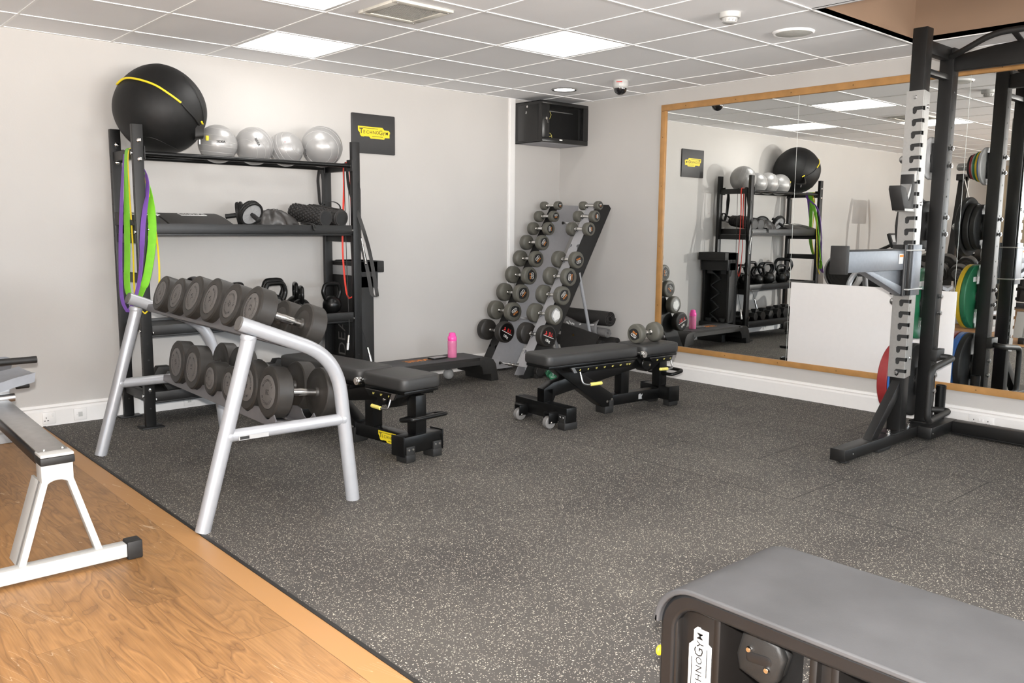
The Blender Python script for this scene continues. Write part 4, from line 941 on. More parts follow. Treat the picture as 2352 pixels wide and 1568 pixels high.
C1 = [(-0.3, 1.445), (-0.358, 1.347), (-0.427, 1.237), (-0.505, 1.113), (-0.58, 0.97), (-0.665, 0.826), (-0.76, 0.674), (-0.858, 0.519), (-0.957, 0.351)]
C2 = [(-0.267, 1.44), (-0.321, 1.346), (-0.394, 1.237), None, (-0.546, 0.977), (-0.638, 0.835), (-0.715, 0.682), (-0.809, 0.526), (-0.905, 0.359)]
RR = [.038, .050, .058, .067, .072, .077, .080, .083, .092]; LLn = [.255, .265, .275, .285, .295, .30, .305, .31, .325]
LL2 = [.230, .243, .252, .260, .265, .270, .278, .285, .305]
TX = ['2 KG', '4 KG', '6 KG', '8 KG', '10 KG', '12 KG', '14 KG', '16 KG', '18KG']
SP1 = [.1, .1, 1.6, .9, .75, -1.5, .8, .5, -.45]; SP2 = [.1, -1.5, 1.7, 0, 3.4, 1.5, .7, 1.5, -.35]
ordn = ['top', 'second', 'third', 'fourth', 'fifth', 'sixth', 'seventh', 'eighth', 'lowest']
for ci, (CC, yc, SP) in enumerate(((C1, -.20, SP1), (C2, -.66, SP2))):
    for k, c in enumerate(CC):
        if c is None: continue
        side = 'left' if ci == 0 else 'right'
        if k < 8:
            lb = 'grey-olive dumbbell marked %s, %s down the %s column of the corner rack' % (TX[k], ordn[k], {'left': 'farther', 'right': 'nearer'}[side])
            if k == 0: lb = 'tiny grey-olive dumbbell topping the %s column of the corner rack' % {'left': 'farther', 'right': 'nearer'}[side]
            if ci == 1 and k == 7: lb = 'grey-olive dumbbell with a worn pale face on the corner rack'
        else: lb = 'black 18 kg dumbbell with red print, lowest on the %s column of the corner rack' % {'left': 'farther', 'right': 'nearer'}[side]
        q = odb(RR[k], LL2[k], TX[k], lb, 'dumbbells on the corner rack', SP[k], 0, k == 8, ci == 1 and k == 7)
        m = frame((c[0], yc, c[1]), (0, -1, 0), (1, 0, 0)); q.matrix_world = m; WM[q] = m
q = odb(.068, .245, '8 KG', 'grey-olive dumbbell lying across the seat of the bench with wheels', 'loose dumbbells', 2.7)
m = frame((-1.12, -2.01, .5235), (-1, 0, 0), (0, -1, 0)); q.matrix_world = m; WM[q] = m
t = thing('dumbbell_tower', 'slanted two-column silver and black dumbbell tower in the room corner', 'rack', (-.6, -.5, 0))
u = V((0.5117, 0, 0.8592)); nrm = V((-0.8592, 0, 0.5117)); F0 = V((-1.1435, 0, 0))-nrm*.026
def Fp(s, y, d=0.0): p = F0+u*s-nrm*d; return V((p.x, y, p.z))
for ci, yc in enumerate((-.20, -.66)):
    hw = .052; rows = [.36/0.8592*0+(c[1] if c else 1.112)/0.8592-.015 for c in (C1, C2)[ci]]+[.235/0.8592-.015]
    # front plate in (y, s) plane
    L = [(-hw, .13)]; Rr = []
    for s in sorted(rows):
        L += [(-hw, s-.020), (-hw+.010, s-.016), (-hw+.010, s-.004), (-hw+.022, s-.002), (-hw+.026, s+.012), (-hw+.018, s+.022), (-hw, s+.024)]
    L.append((-hw, 1.715)); poly = L+[(-a, s) for a, s in reversed(L)]
    m = Matrix(((0, u.x, nrm.x, 0), (-1, 0, 0, 0), (0, u.z, nrm.z, 0), (0, 0, 0, 1))); m.translation = Fp(0, yc)
    b = B(); b.prism(poly, .004, m); b.build('notched_face', M.black if ci == 0 else M.railg, t, 0)
    for s_, mt_ in ((-1, M.railg if ci == 0 else M.black), (1, M.black if ci == 0 else M.railg)):
        y = yc+s_*(hw+.001)
        e = [(.03, -.0), (.0, -.03)]
        A0 = Fp(.05, y); A1 = Fp(1.68, y); A1b = Fp(1.72, y, .03)
        pl = [(A0.x, A0.z)]+[(A1.x, A1.z), (A1b.x, A1b.z), (A1b.x+(.235 if ci == 0 else .12), A1b.z), (A1b.x+(.262 if ci == 0 else .15), A1b.z-.03), (A0.x+(.345 if ci == 0 else .22), .02+.03), (A0.x+(.30 if ci == 0 else .18), .02), (A0.x+.04, .02)]
        b = B(); b.prism(pl, .004, T(0, y, 0) @ Matrix(((1, 0, 0, 0), (0, 0, -1, 0), (0, 1, 0, 0), (0, 0, 0, 1)))); b.build('side_panel', mt_, t, 0)
    b = B(); b.tube([Fp(1.10, yc-.045, .13), (-.20, yc-.045, .012)], .014, 14); b.build('rear_strut', M.silver, t)
    b = B(); b.cyl((-.20, yc-.045, 0), (-.20, yc-.045, .02), .02, 14); b.build('strut_foot', M.rub, t)
for s, d in ((.17, .12), (.62, .14), (1.10, .14), (1.60, .14)):
    p = Fp(s, 0, d); b = B(); b.cyl((p.x, -.25, p.z), (p.x, -.61, p.z), .011, 16); b.build('tie_rod', M.chrome, t); b = B(); [b.cyl((p.x, -.25-.045*k-.10, p.z), (p.x, -.265-.045*k-.10, p.z), .016, 12) for k in range(2)]; each(b, 'rod_collar', M.chrome, t)
    if s in (.17, 1.60): b = B(); b.lathe([(.014, 0), (.012, .006), (.001, .008)], frame((p.x-.02, -.256, p.z), (0, -1, 0)), 14); b.build('bolt', M.rub, t)
p = Fp(.10, 0, .16)
b = B(); b.cyl((p.x, -.55, .062), (p.x, -.65, .062), .044, 28, .004); b.build('foot_barrel', M.railg, t)
b = B(); b.cyl((p.x, -.65, .060), (p.x, -.75, .060), .046, 28, .004); b.bb(p.x-.04, p.x+.04, -.74, -.66, 0, .05, .004); b.build('barrel_cap', M.rub, t)
b = B(); [b.bb(Fp(.06, 0).x+.03+dx, Fp(.06, 0).x+.10+dx, y-.03, y+.03, 0, .021) for dx in (0, .2) for y in (-.20, -.66)]; each(b, 'foot_pad', M.rub, t)
# ================================================================= ROLLED MATS etc
def spiral(r0, r1, turns, n=60): return [(r0+(r1-r0)*k/n, 2*PI*turns*k/n) for k in range(n+1)]
def rollmat(p0, p1, r, mt, label, core=.25):
    p0, p1 = V(p0), V(p1); t = thing('rolled_mat', label, 'exercise mat', (p0+p1)/2-V((0, 0, r)), 'rolled mats behind the corner rack'); m = frame(p0, p1-p0, (1, 0, 0)); L = (p1-p0).length
    b = B(); vs = []; fs = []; th = r*.11; sp = spiral(r*core, r-th*.5, 4, 90)
    for rr, a in sp:
        for q, z in ((-th*.42, 0), (th*.42, 0), (th*.42, L), (-th*.42, L)): vs.append(((rr+q)*math.cos(a), (rr+q)*math.sin(a), z))
    for i in range(len(sp)-1):
        for k in range(4): fs.append((i*4+k, (i+1)*4+k, (i+1)*4+(k+1) % 4, i*4+(k+1) % 4))
    b.add(vs, fs, m); b.build('rolled_sheet', mt, t, 50); return t
rollmat((-.135, -.20, .455), (-.150, -.815, .455), .072, M.mat_, 'black rolled mat on top of the pile behind the corner rack')
rollmat((-.165, -.22, .335), (-.20, -.835, .335), .044, M.matg, 'grey rolled mat just below the topmost black roll')
rollmat((-.10, -.20, .245), (-.105, -.86, .245), .050, M.mat_, 'dark rolled mat under the grey roll, next to the mirror wall')
rollmat((-.215, -.20, .225), (-.235, -.80, .225), .050, M.mat_, 'dark rolled mat under the grey roll, away from the wall')
rollmat((-.085, -.20, .085), (-.085, -.92, .085), .080, M.mat_, 'thick dark rolled mat on the floor against the wall below the mirror end')
rollmat((-.255, -.20, .075), (-.262, -.84, .075), .074, M.mat_, 'thick dark rolled mat on the floor beside the strut of the corner rack')
t = thing('draped_mat', 'grey scuffed mat draped over the rolls below the black one', 'exercise mat', (-.2, -.5, .36), 'mats behind the corner rack')
b = B(); vs = []; fs = []; n = 14
for i in range(n+1):
    u = i/n
    for k, (dx, dz) in enumerate(((-.055, .110+.02*math.sin(6*u)), (-.085, .06), (-.085, -.01), (-.06, -.04))): vs.append((-.175+dx-.01*u, -.26-.50*u, .345+dz-(.05*math.sin(PI*u) if k == 0 else 0)))
for i in range(n):
    for k in range(3): fs.append((i*4+k, (i+1)*4+k, (i+1)*4+k+1, i*4+k+1))
b.add(vs, fs); o = b.build('sheet', M.matg, t, 60); sm = o.modifiers.new('s', 'SOLIDIFY'); sm.thickness = .006
b = B(); rnd = random.Random(3)
for k in range(7):
    u = .08+.12*k*rnd.random()+.05*k; b.box((0, 0, 0), (.001, .02+.03*rnd.random(), .004+.012*rnd.random()), 0, T(-.2615-.01*u, -.26-.5*min(u, 1), .375+.03*rnd.random()) @ R(rnd.random()*2-1, 'X'))
each(b, 'tear_mark', M.ink_w, o)
t = thing('hanging_mat', 'black mat with a brass eyelet hanging beside the corner rack', 'exercise mat', (-.33, -.60, .05), 'mats behind the corner rack')
b = B(); pl = [(-.40, .40), (-.86, .33), (-.80, .20), (-.62, .06), (-.44, .06), (-.38, .2)]
b.prism(pl, .010, Matrix(((0, 0, 1, -.335), (1, 0, 0, 0), (0, 1, 0, 0), (0, 0, 0, 1)))); b.build('sheet', M.mat_, t)
b = B(); b.lathe([(.006, 0), (.011, 0), (.011, .002), (.006, .002), (.006, 0)], frame((-.342, -.55, .30), (-1, 0, 0)), 18); b.build('eyelet', mat('brass', (.5, .33, .12), .3, 1), t)
def small_db(x, y, a, c1, label):
    t = thing('small_dumbbell', label, 'dumbbell', (x, y, 0), 'small coloured dumbbells on the floor', rz=a); m = WM[t]; m2 = m @ T(0, 0, .034)
    for s in (-1, 1):
        b = B(m2); b.prism([(.038*math.cos(PI/3*k), .038*math.sin(PI/3*k)) for k in range(6)], .055, T(s*.06, 0, 0) @ R(PI/2, 'Y') @ R(PI/6, 'Z'), .005); b.build('head', c1, t)
    b = B(m2); b.cyl((-.05, 0, 0), (.05, 0, 0), .014, 14); b.build('handle', c1, t)
    b = B(m2); mt = frame((-.0882, 0, .004), (-1, 0, 0), (0, -1, 0)); b.text('2', .024, mt @ T(0, .01, 0), .02); b.text('WEIGHTS', .009, mt @ T(0, -.012, 0), .02); b.build('lettering', M.ink_w, t, 0)
small_db(-.86, -.80, 1.0, M.green, 'small green dumbbell on the floor between the corner rack and the wheeled bench')
small_db(-.60, -.90, .3, M.redb, 'small red dumbbell on the floor behind the wheeled bench')
small_db(-.42, -.92, -.4, M.orange, 'small orange dumbbell on the floor behind the wheeled bench')
# ================================================================= STEP + bottle + phone
t = thing('aerobic_step', 'low black aerobic step with a grey top lying along the back wall', 'exercise step', (-1.85, -.41, 0), 'aerobic step decks')
def prof_step(hw, z): return [(-hw-.012, z-.055), (-hw-.008, z-.018), (-hw+.012, z), (hw-.012, z), (hw+.008, z-.018), (hw+.012, z-.055), (hw-.02, z-.062), (-hw+.02, z-.062)]
mX = Matrix(((0, 0, 1, 0), (1, 0, 0, 0), (0, 1, 0, 0), (0, 0, 0, 1)))
b = B(T(-1.85, -.41, 0)); b.prism(prof_step(.165, .2), .90, mX, .002)
xs_ = [.45, .49, .53, .56]; sc_ = [(.2, 1), (.196, 1), (.180, 1.0), (.150, 1.02)]
b.build('deck', M.rub, t, 30)
b = B(T(-1.85, -.41, 0)); slab_round(b, -.45, .45, -.150, .150, .199, .2025, .02, .001); b.build('tread', M.pad, t)
for s in (-1, 1):
    b = B(T(-1.85, -.41, 0) @ (ident() if s > 0 else R(PI, 'Z')))
    pl = [(.44, .199), (.50, .196), (.545, .180), (.575, .140), (.60, .02), (.60, 0), (.525, 0), (.52, .06), (.44, .062), (.425, .12), (.40, .138), (.40, .199)]
    b.prism(pl, .345, Matrix(((1, 0, 0, 0), (0, 0, -1, 0), (0, 1, 0, 0), (0, 0, 0, 1))), .006); b.build('end_foot', M.rub, t, 40)
b = B(); q = frame((-1.93, -.40, .2032), (0, 0, 1), (1, 0, 0)); b.text('SIDEA', .085, q @ R(.05, 'Z'), .02); b.box((.0, 0, 0), (.24, .004, .0004), 0, q @ T(0, .045, 0)); b.build('logo', M.orange, t, 0)
b = B(); b.sphere((-1.55, -.30, .045), .045, 18, 12); o = b.build('stray', M.lgrey, None)
o.name = 'massage_ball'; tag(o, 'small pale grey massage ball on the floor under the low step', 'massage ball')
t = thing('water_bottle', 'bright pink translucent water bottle standing on the low step', 'bottle', (-1.605, -.42, .2025)); m = T(-1.605, -.42, .2035)
b = B(m); b.lathe([(.001, 0), (.034, 0), (.037, .004), (.037, .05), (.0355, .07), (.037, .09), (.037, .130), (.0355, .137)], ident(), 32); b.build('body', M.pink, t, 50)
b = B(m); b.lathe([(.036, .134), (.037, .140), (.037, .160), (.034, .168), (.028, .178), (.027, .192), (.022, .200), (.001, .203)], ident(), 32); cap = b.build('lid', M.pinkc, t, 50)
b = B(m); b.bb(-.040, -.030, -.012, .010, .145, .172, .003); b.build('flip_button', M.pinkc, cap)
t = thing('mobile_phone', 'black smartphone lying face up on the low step beside the pink bottle', 'phone', (-1.735, -.40, .2025), rz=.15); m = WM[t]
b = B(m); slab_round(b, -.078, .078, -.039, .039, 0.0012, .0125, .010, .002); b.build('case', M.rub, t)
b = B(m); slab_round(b, -.072, .072, -.034, .034, .0122, .0132, .008, .0002); b.build('screen', mat('phone_screen', (.30, .28, .29), .08), t)
# ================================================================= SQUAT RACK
t = thing('squat_rack', 'tall black squat rack with silver notched uprights in front of the mirror', 'squat rack', (-.7, -4.3, 0))
mY = Matrix(((1, 0, 0, 0), (0, 0, -1, 0), (0, 1, 0, 0), (0, 0, 0, 1)))
for side, yc in ((1, -3.665), (-1, -4.965)):
    s = side
    def yy(d): return yc+s*d      # +d = away from the centre of the rack
    b = B(); b.bb(-.862, -.782, yc-.040, yc+.040, .09, 2.36, .004); fp = b.build('front_upright', M.black, t)
    b = B(); b.bb(-.485, -.405, yc-.040, yc+.040, .09, 2.30, .004); rp = b.build('rear_upright', M.black, t)
    b = B(); [b.cyl((-.4855, yc-.0405, z), (-.4845, yc-.0405, z), .001, 6) for z in (1,)]
    for k in range(20): b.cyl((-.445, yc-.0412, .25+.1*k), (-.445, yc-.0395, .25+.1*k), .006, 8); b.cyl((-.445, yc+.0395, .25+.1*k), (-.445, yc+.0412, .25+.1*k), .006, 8)
    b.build('pin_hole', M.ink, rp)
    # foot
    b = B(); b.bb(-1.50, -.30, yc-.042, yc+.042, .022, .085, .004); b.bb(-1.512, -1.50, yc-.043, yc+.043, .021, .086, .003); ft = b.build('foot_beam', M.black, t)
    b = B(); b.cyl((-1.44, yc, 0), (-1.44, yc, .024), .028, 22, .004); b.bb(-1.10, -.95, yc-.035, yc+.035, 0, .022, .002); b.bb(-.5, -.35, yc-.035, yc+.035, 0, .022, .002); each(b, 'levelling_foot', M.rub, ft)
    b = B(); b.bb(-.62, -.24, yy(-.04)-.0 if s < 0 else yc-.125, yc-.042 if s > 0 else yc+.125, .018, .088, .004); b.build('foot_block', M.black, t)
    b = B()
    for x in (-.955, -.70, -.33): b.lathe([(.016, .085), (.016, .090), (.010, .091), (.010, .108), (.006, .112), (.001, .113)], T(x, yc-.018, 0), 14)
    for x, z in ((-1.42, .05), (-.60, .05)): b.lathe([(.005, 0), (.001, .002)], frame((x, yc-.0425 if x < -1 else yc-.126, z), (0, -1, 0)), 10)
    each(b, 'bolt', M.chrome, ft)
    b = B(); b.prism([(-1.185, .085), (-.862, .385), (-.862, .300), (-1.10, .085)], .050, T(0, yc, 0) @ mY, .003); b.build('gusset_brace', M.black, t)
    b = B(); b.bb(-.96, -.68, yc-.055, yc+.055, .084, .092, .001); b.bb(-.52, -.30, yc-.055, yc+.055, .084, .092, .001); each(b, 'base_plate', M.black, t)
    # top ties
    b = B(); b.bb(-.79, -.45, yc-.025, yc+.025, 2.23, 2.30, .003); b.bb(-.79, -.45, yc-.022, yc+.022, 2.12, 2.15, .002); each(b, 'top_tie', M.black, t)
    # notched guide (silver) : front face (-x) and side face, wrapped on the upright
    z0, z1 = .405, 2.02; nt = [z1-.100-.0672*k for k in range(23)]
    yl_, yr_ = yc-.046, yc+.046
    # front strip in (y,z): near edge (towards -y) has the hook notches for s>0
    L = [(yl_, z0)]; 
    for z in sorted(nt):
        L += [(yl_, z-.006), (yl_+.030, z-.006), (yl_+.034, z-.022), (yl_+.044, z-.028), (yl_+.054, z-.022), (yl_+.056, z+.004), (yl_+.048, z+.013), (yl_, z+.014)]
    L += [(yl_, z1), (yr_, z1), (yr_, z0)]
    b = B(); b.prism(L, .004, Matrix(((0, 0, -1, -.868), (1, 0, 0, 0), (0, 1, 0, 0), (0, 0, 0, 1))))
    g = b.build('notched_guide', M.zinc, t, 0)
    # the narrow side flange with matching slots
    Ls = [(-.866, z0)]
    for z in sorted(nt): Ls += [(-.866, z-.008), (-.842, z-.008), (-.842, z+.014), (-.866, z+.014)]
    Ls += [(-.866, z1), (-.795, z1-.01), (-.795, z0+.01)]
    b = B(); b.prism(Ls, .004, T(0, yl_-.002, 0) @ mY); b.prism([(-.866, z0), (-.866, z1), (-.80, z1), (-.80, z0)], .004, T(0, yr_+.002, 0) @ mY); b.build('guide_flange', M.zinc, g, 0)
    b = B(); b.bb(-.8645, -.8625, yc-.040, yc+.040, z0+.03, z1-.03); b.build('guide_liner', M.ink, g)
    b = B()
    for z in (z1-.085, z1-.62, z1-.86, 1.08, .66+.25, .52): b.lathe([(.012, 0), (.010, .005), (.001, .006)], frame((-.812, yl_-.004, z), (0, -1, 0)), 14)
    for z in (z1-.035, z0+.03): b.lathe([(.011, 0), (.009, .005), (.001, .006)], frame((-.870, yc+.0, z), (-1, 0, 0)), 14)
    b.lathe([(.010, 0), (.008, .004), (.001, .005)], frame((-.862, yc+.005, .345), (-1, 0, 0)), 12)
    each(b, 'bolt', M.steel, g)
    b = B(); b.bb(-.80, -.783, yl_+.0055, yl_+.007, 1.93, 1.985); o = b.build('warning_label', M.orange, fp)
    b = B(); b.bb(-.80, -.789, yc-.0415, yc-.0402, .44, .68); lb = b.build('instruction_label', M.ink, fp)
    b = B(); [b.bb(-.799, -.790, yc-.0425, yc-.0416, z, z+.022) for z in (.45, .50, .55, .60, .64)]; each(b, 'pictogram', M.lgrey, lb)
    # J cup
    b = B(); zc = 1.46
    b.prism([(-.872, zc+.105), (-.872, zc-.105), (-.95, zc-.105), (-.99, zc-.09), (-.99, zc-.09)][:4], .062, T(0, yc, 0) @ mY, .002)
    jb = b.build('bar_hook', M.zinc, t)
    b = B(); b.prism([(-.874, zc+.105), (-.905, zc+.100), (-.908, zc+.005), (-.935, zc-.045), (-.985, zc+.025), (-1.040, zc+.035), (-1.045, zc+.015), (-.985, zc-.10), (-.874, zc-.10)], .070, T(0, yc, 0) @ mY, .004); b.build('hook_liner', M.rub, jb)
    b = B(); b.bb(-.99, -.872, yc-.0405, yc-.037, zc-.105, zc-.09, .001); b.bb(-.89, -.872, yc-.042, yc+.042, zc+.06, zc+.12, .002); b.build('hook_plate', M.zinc, jb)
    # safety arm
    zs = 1.085
    b = B(); b.prism([(-1.60, zs+.055), (-.905, zs+.055), (-.905, zs-.055), (-1.60, zs-.055)], .060, T(0, yc, 0) @ mY, .003); sa = b.build('safety_arm', M.galv, t)
    b = B(); b.bb(-1.60, -.90, yc-.034, yc+.034, zs+.055, zs+.062, .001); b.bb(-1.63, -1.60, yc-.045, yc+.045, zs-.062, zs+.085, .004); b.build('arm_cap', M.rub, sa)
    b = B(); b.prism([(-1.38, zs-.055), (-1.30, zs-.055), (-.905, zs-.155), (-.905, zs-.205)], .050, T(0, yc, 0) @ mY, .002); b.prism([(-1.27, zs-.055), (-.91, zs-.055), (-.91, zs-.155)], .006, T(0, yc, 0) @ mY); b.build('arm_brace', M.galv, sa)
    b = B(); b.bb(-.907, -.872, yc-.052, yc+.052, zs-.20, zs+.085, .002); b.cyl((-.925, yc-.03, zs-.20), (-.925, yc-.03, zs+.085), .014, 16); b.build('arm_sleeve', M.black, sa)
    b = B(); b.bb(-.880, -.775, yc-.058, yc-.050, zs-.20, zs+.085, .001); b.bb(-.880, -.775, yc+.050, yc+.058, zs-.20, zs+.085, .001); each(b, 'sleeve_side', M.galv, sa)
    b = B()
    for z in (zs+.055, zs-.165):
        b.bb(-.935, -.755, yc-.066, yc+.066, z-.004, z+.004, .001)
    each(b, 'clamp_bar', M.zinc, sa)
    b = B(); b.bb(-1.0, -.955, yc-.0335, yc-.0305, zs-.02, zs+.035); lb = b.build('arm_label', M.ink_w, sa)
    b = B(); b.bb(-1.0, -.955, yc-.0345, yc-.0336, zs+.018, zs+.030); b.build('label_stripe', M.orange, lb)
    # storage pegs on the rear upright, pointing outwards (away from the other frame)
    b = B()
    for z in (1.68, 1.277, .81, .33):
        b2_ = B(); b2_.cyl((-.445, yy(.04), z), (-.445, yy(.238), z), .024, 24, .004); b2_.sphere((-.445, yy(.236), z), .024, 20, 12, (1, .8, 1)); b2_.build('storage_peg', M.steel, t)
        b.bb(-.475, -.415, min(yy(.04), yy(.055)), max(yy(.04), yy(.055)), z-.085, z+.085, .002)
    each(b, 'peg_bracket', M.black, t)
    b = B()
    for z in (1.73, 1.63, 1.327, 1.229, .86, .76, .38, .28):
        for ys_ in (-1,):
            b.cyl((-.445, yc-.040, z), (-.445, yc-.062, z), .007, 12); b.lathe([(.015, 0), (.015, .010), (.001, .011)], frame((-.445, yc-.048, z), (0, -1, 0)), 6)
    each(b, 'peg_bolt', M.steel, t)
    # carry handle loop (near side) and bar holder
    b = B(); b.tube(arcpath([(-.445, yc-.045, .495), (-.400, yc-.135, .490), (-.735, yc-.140, .455), (-.735, yc-.140, .140), (-.400, yc-.135, .165), (-.445, yc-.045, .165)], [0, .045, .06, .06, .045, 0], 7), .018, 16); b.bb(-.50, -.39, yc-.075, yc-.038, .47, .54, .003); b.build('grab_handle', M.rub, t)
    b = B(); b.lathe([(.030, .085), (.030, .295), (.026, .295), (.026, .09)], T(-.285, yc-.03, 0), 26); b.build('bar_holder', M.blackg, t)
b = B(); b.bb(-.325, -.245, -4.84, -3.79, .018, .088, .004); b.bb(-.335, -.235, -4.84, -3.79, .012, .020, .002); b.build('rear_base_beam', M.black, t)
b = B(); b.prism([(-.04, 2.17), (-.04, 2.255), (-.25, 2.285), (-.65, 2.310), (-1.05, 2.285), (-1.26, 2.255), (-1.26, 2.17)], .050, T(-.445, -3.665, 0) @ Matrix(((0, 0, 1, 0), (1, 0, 0, 0), (0, 1, 0, 0), (0, 0, 0, 1))), .003); b.build('crossmember', M.black, t)
b = B(); b.tube(arcpath([(-.50, -3.69, 2.245), (-.56, -3.78, 2.26), (-.60, -3.95, 2.325), (-.60, -4.68, 2.325), (-.56, -4.85, 2.26), (-.50, -4.94, 2.245)], .08, 8), .017, 16)
for y in (-4.05, -4.315, -4.58): b.bar((-.60, y, 2.318), (-.45, y, 2.28), .03, .008, .001)
b.build('pull_up_bar', M.rub, t)
# plates
def plate(y0, th, r, z, m_, label, grp, style=0):
    t = thing('weight_plate', label, 'weight plate', (-.445, y0+th/2, z-r), grp); m = frame((-.445, y0, z), (0, 1, 0), (1, 0, 0)); b = B(); h = .0262
    b.lathe([(h, 0), (r*.30, 0), (r*.34, th*.12), (r*.80, th*.14), (r*.84, 0), (r-.005, 0), (r, .005), (r, th-.005), (r-.005, th), (r*.84, th), (r*.80, th*.86), (r*.34, th*.88), (r*.30, th), (h, th), (h, 0)], m, 56)
    p = b.build('disc', m_, t)
    b = B(); b.lathe([(h-.001, -.0008), (h+.012, -.0008), (h+.012, .001)], m, 28); b.build('hub_ring', M.steel, p)
    if style == 1:
        b = B(); mt = frame((-.445, y0+th*.14-.0012, z), (0, -1, 0), (1, 0, 0)); b.text('10', .055, mt @ T(0, -r*.58, 0), .02); b.box((0, r*.55, 0), (r*.75, .032, .0006), 0, mt); b.build('lettering', M.ink_w, p, 0)
    return t
y = -3.607
cols = [('grey', M.greyp, .020, .125), ('blue', M.blue, .012, .108), ('yellow', M.yelp, .014, .103), ('green', M.green, .014, .098), ('white', M.greyp, .010, .090), ('red', M.red, .014, .085), ('black', M.rub, .014, .080)]
yq = y
for nm, m_, th, r in cols:
    plate(yq, th, r, 1.68-.002, m_, 'small %s change plate on the top peg of the squat rack' % nm, 'small plates on the top peg'); yq += th+.0012
yq = y
for k, (th, r, nm) in enumerate(((.035, .150, 'black rubber plate nearest the post on the second peg of the squat rack'), (.040, .160, 'black rubber plate in the middle of the second peg of the squat rack'), (.032, .200, 'largest black plate, outermost on the second peg of the squat rack'))):
    plate(yq, th, r, 1.277, M.rub, nm, 'black plates on the second peg'); yq += th+.0012
plate(y, .034, .218, .808, M.green, 'green 10 kg bumper plate on the third peg of the squat rack', 'bumper plates on the third peg', 1); plate(y+.0355, .030, .218, .808, M.yelp, 'yellow bumper plate outside the green one on the third peg', 'bumper plates on the third peg')
plate(y, .040, .225, .335, M.rub, 'black bumper plate nearest the post on the lowest peg of the squat rack', 'bumper plates on the lowest peg')
plate(y+.0415, .041, .225, .335, M.blue, 'blue bumper plate between the black and red ones on the lowest peg', 'bumper plates on the lowest peg')
plate(y+.084, .062, .226, .335, M.red, 'red bumper plate, outermost on the lowest peg of the squat rack', 'bumper plates on the lowest peg')
# ================================================================= FOREGROUND BENCH
YN, YF2, XW, XE, ZB = -4.690, -5.890, -4.335, -3.950, .478
t = thing('storage_bench', 'low arch-shaped training bench with a grey top and dumbbells stored inside, nearest the camera', 'weight bench', (-4.14, -5.29, 0))
mYZ = Matrix(((0, 0, 1, 0), (1, 0, 0, 0), (0, 1, 0, 0), (0, 0, 0, 1)))
def arch(off, r, zb):
    o = []; y0, y1, zt = YN-off, YF2+off, ZB-off
    o.append((y0, zb))
    for k in range(9): a = PI/2*k/8; o.append((y0-r+r*math.cos(a), zt-r+r*math.sin(a)))
    for k in range(9): a = PI/2+PI/2*k/8; o.append((y1+r+r*math.cos(a), zt-r+r*math.sin(a)))
    o.append((y1, zb)); return o
def archband(b, o1, r1, o2, r2, x0, x1, zb=.0, bev=0):
    A = arch(o1, r1, zb); C = arch(o2, r2, zb); n = len(A); vs = []; fs = []
    for (y, z) in A: vs += [(x0, y, z), (x1, y, z)]
    for (y, z) in C: vs += [(x0, y, z), (x1, y, z)]
    k = 2*n
    for i in range(n-1):
        a = 2*i; fs += [(a, a+1, a+3, a+2), (k+a, k+a+2, k+a+3, k+a+1), (a, a+2, k+a+2, k+a), (a+1, k+a+1, k+a+3, a+3)]
    fs += [(0, k, k+1, 1), (2*n-2, 2*n-1, k+2*n-1, k+2*n-2)]; b.add(vs, fs)
b = B(); archband(b, .008, .092, .046, .06, XW+.006, XE-.006, 0); o = b.build('arch_frame', M.pc, t, 35)
bv = o.modifiers.new('b', 'BEVEL'); bv.width = .008; bv.segments = 3; bv.limit_method = 'ANGLE'
b = B(); archband(b, -.004, .100, .0085, .090, XW-.004, XE+.004, .40); o = b.build('top_mat', M.pad, t, 35)
bv = o.modifiers.new('b', 'BEVEL'); bv.width = .004; bv.segments = 3; bv.limit_method = 'ANGLE'
for yy0, yy1 in ((-4.73, -4.845), (-5.85, -5.735), (-5.058, -5.108), (-5.522, -5.472)):
    b = B(); b.bb(XW+.030, XE-.030, yy1, yy0, .0, ZB-.044, .008); e = yy1 if yy0 > -5.3 else yy0
    b.bb(XW+.012, XE-.012, yy1-.006, yy1+.012, 0, ZB-.040, .005); b.bb(XW+.012, XE-.012, yy0-.012, yy0+.006, 0, ZB-.040, .005); b.build('divider', mat('bench_shell', (.008, .0068, .0062), .42) if 'bench_shell' not in bpy.data.materials else bpy.data.materials['bench_shell'], t)
b = B(); b.bb(XW+.02, XE-.02, YF2+.03, YN-.03, .0, .05, .01); b.build('base_tray', M.pc, t)
b1 = B(); b2 = B(); logo(b1, b2, frame((XW+.0285, -4.788, .296), (-1, 0, 0), (0, 0, 1)), .190); bd = b1.build('badge', M.ink_w, t); b2.build('lettering', M.ink, bd, 0)
b = B(); b.sphere((-4.318, YN-.001, .305), .012, 14, 10, (1, .6, 1)); b.build('release_button', M.yel, t)
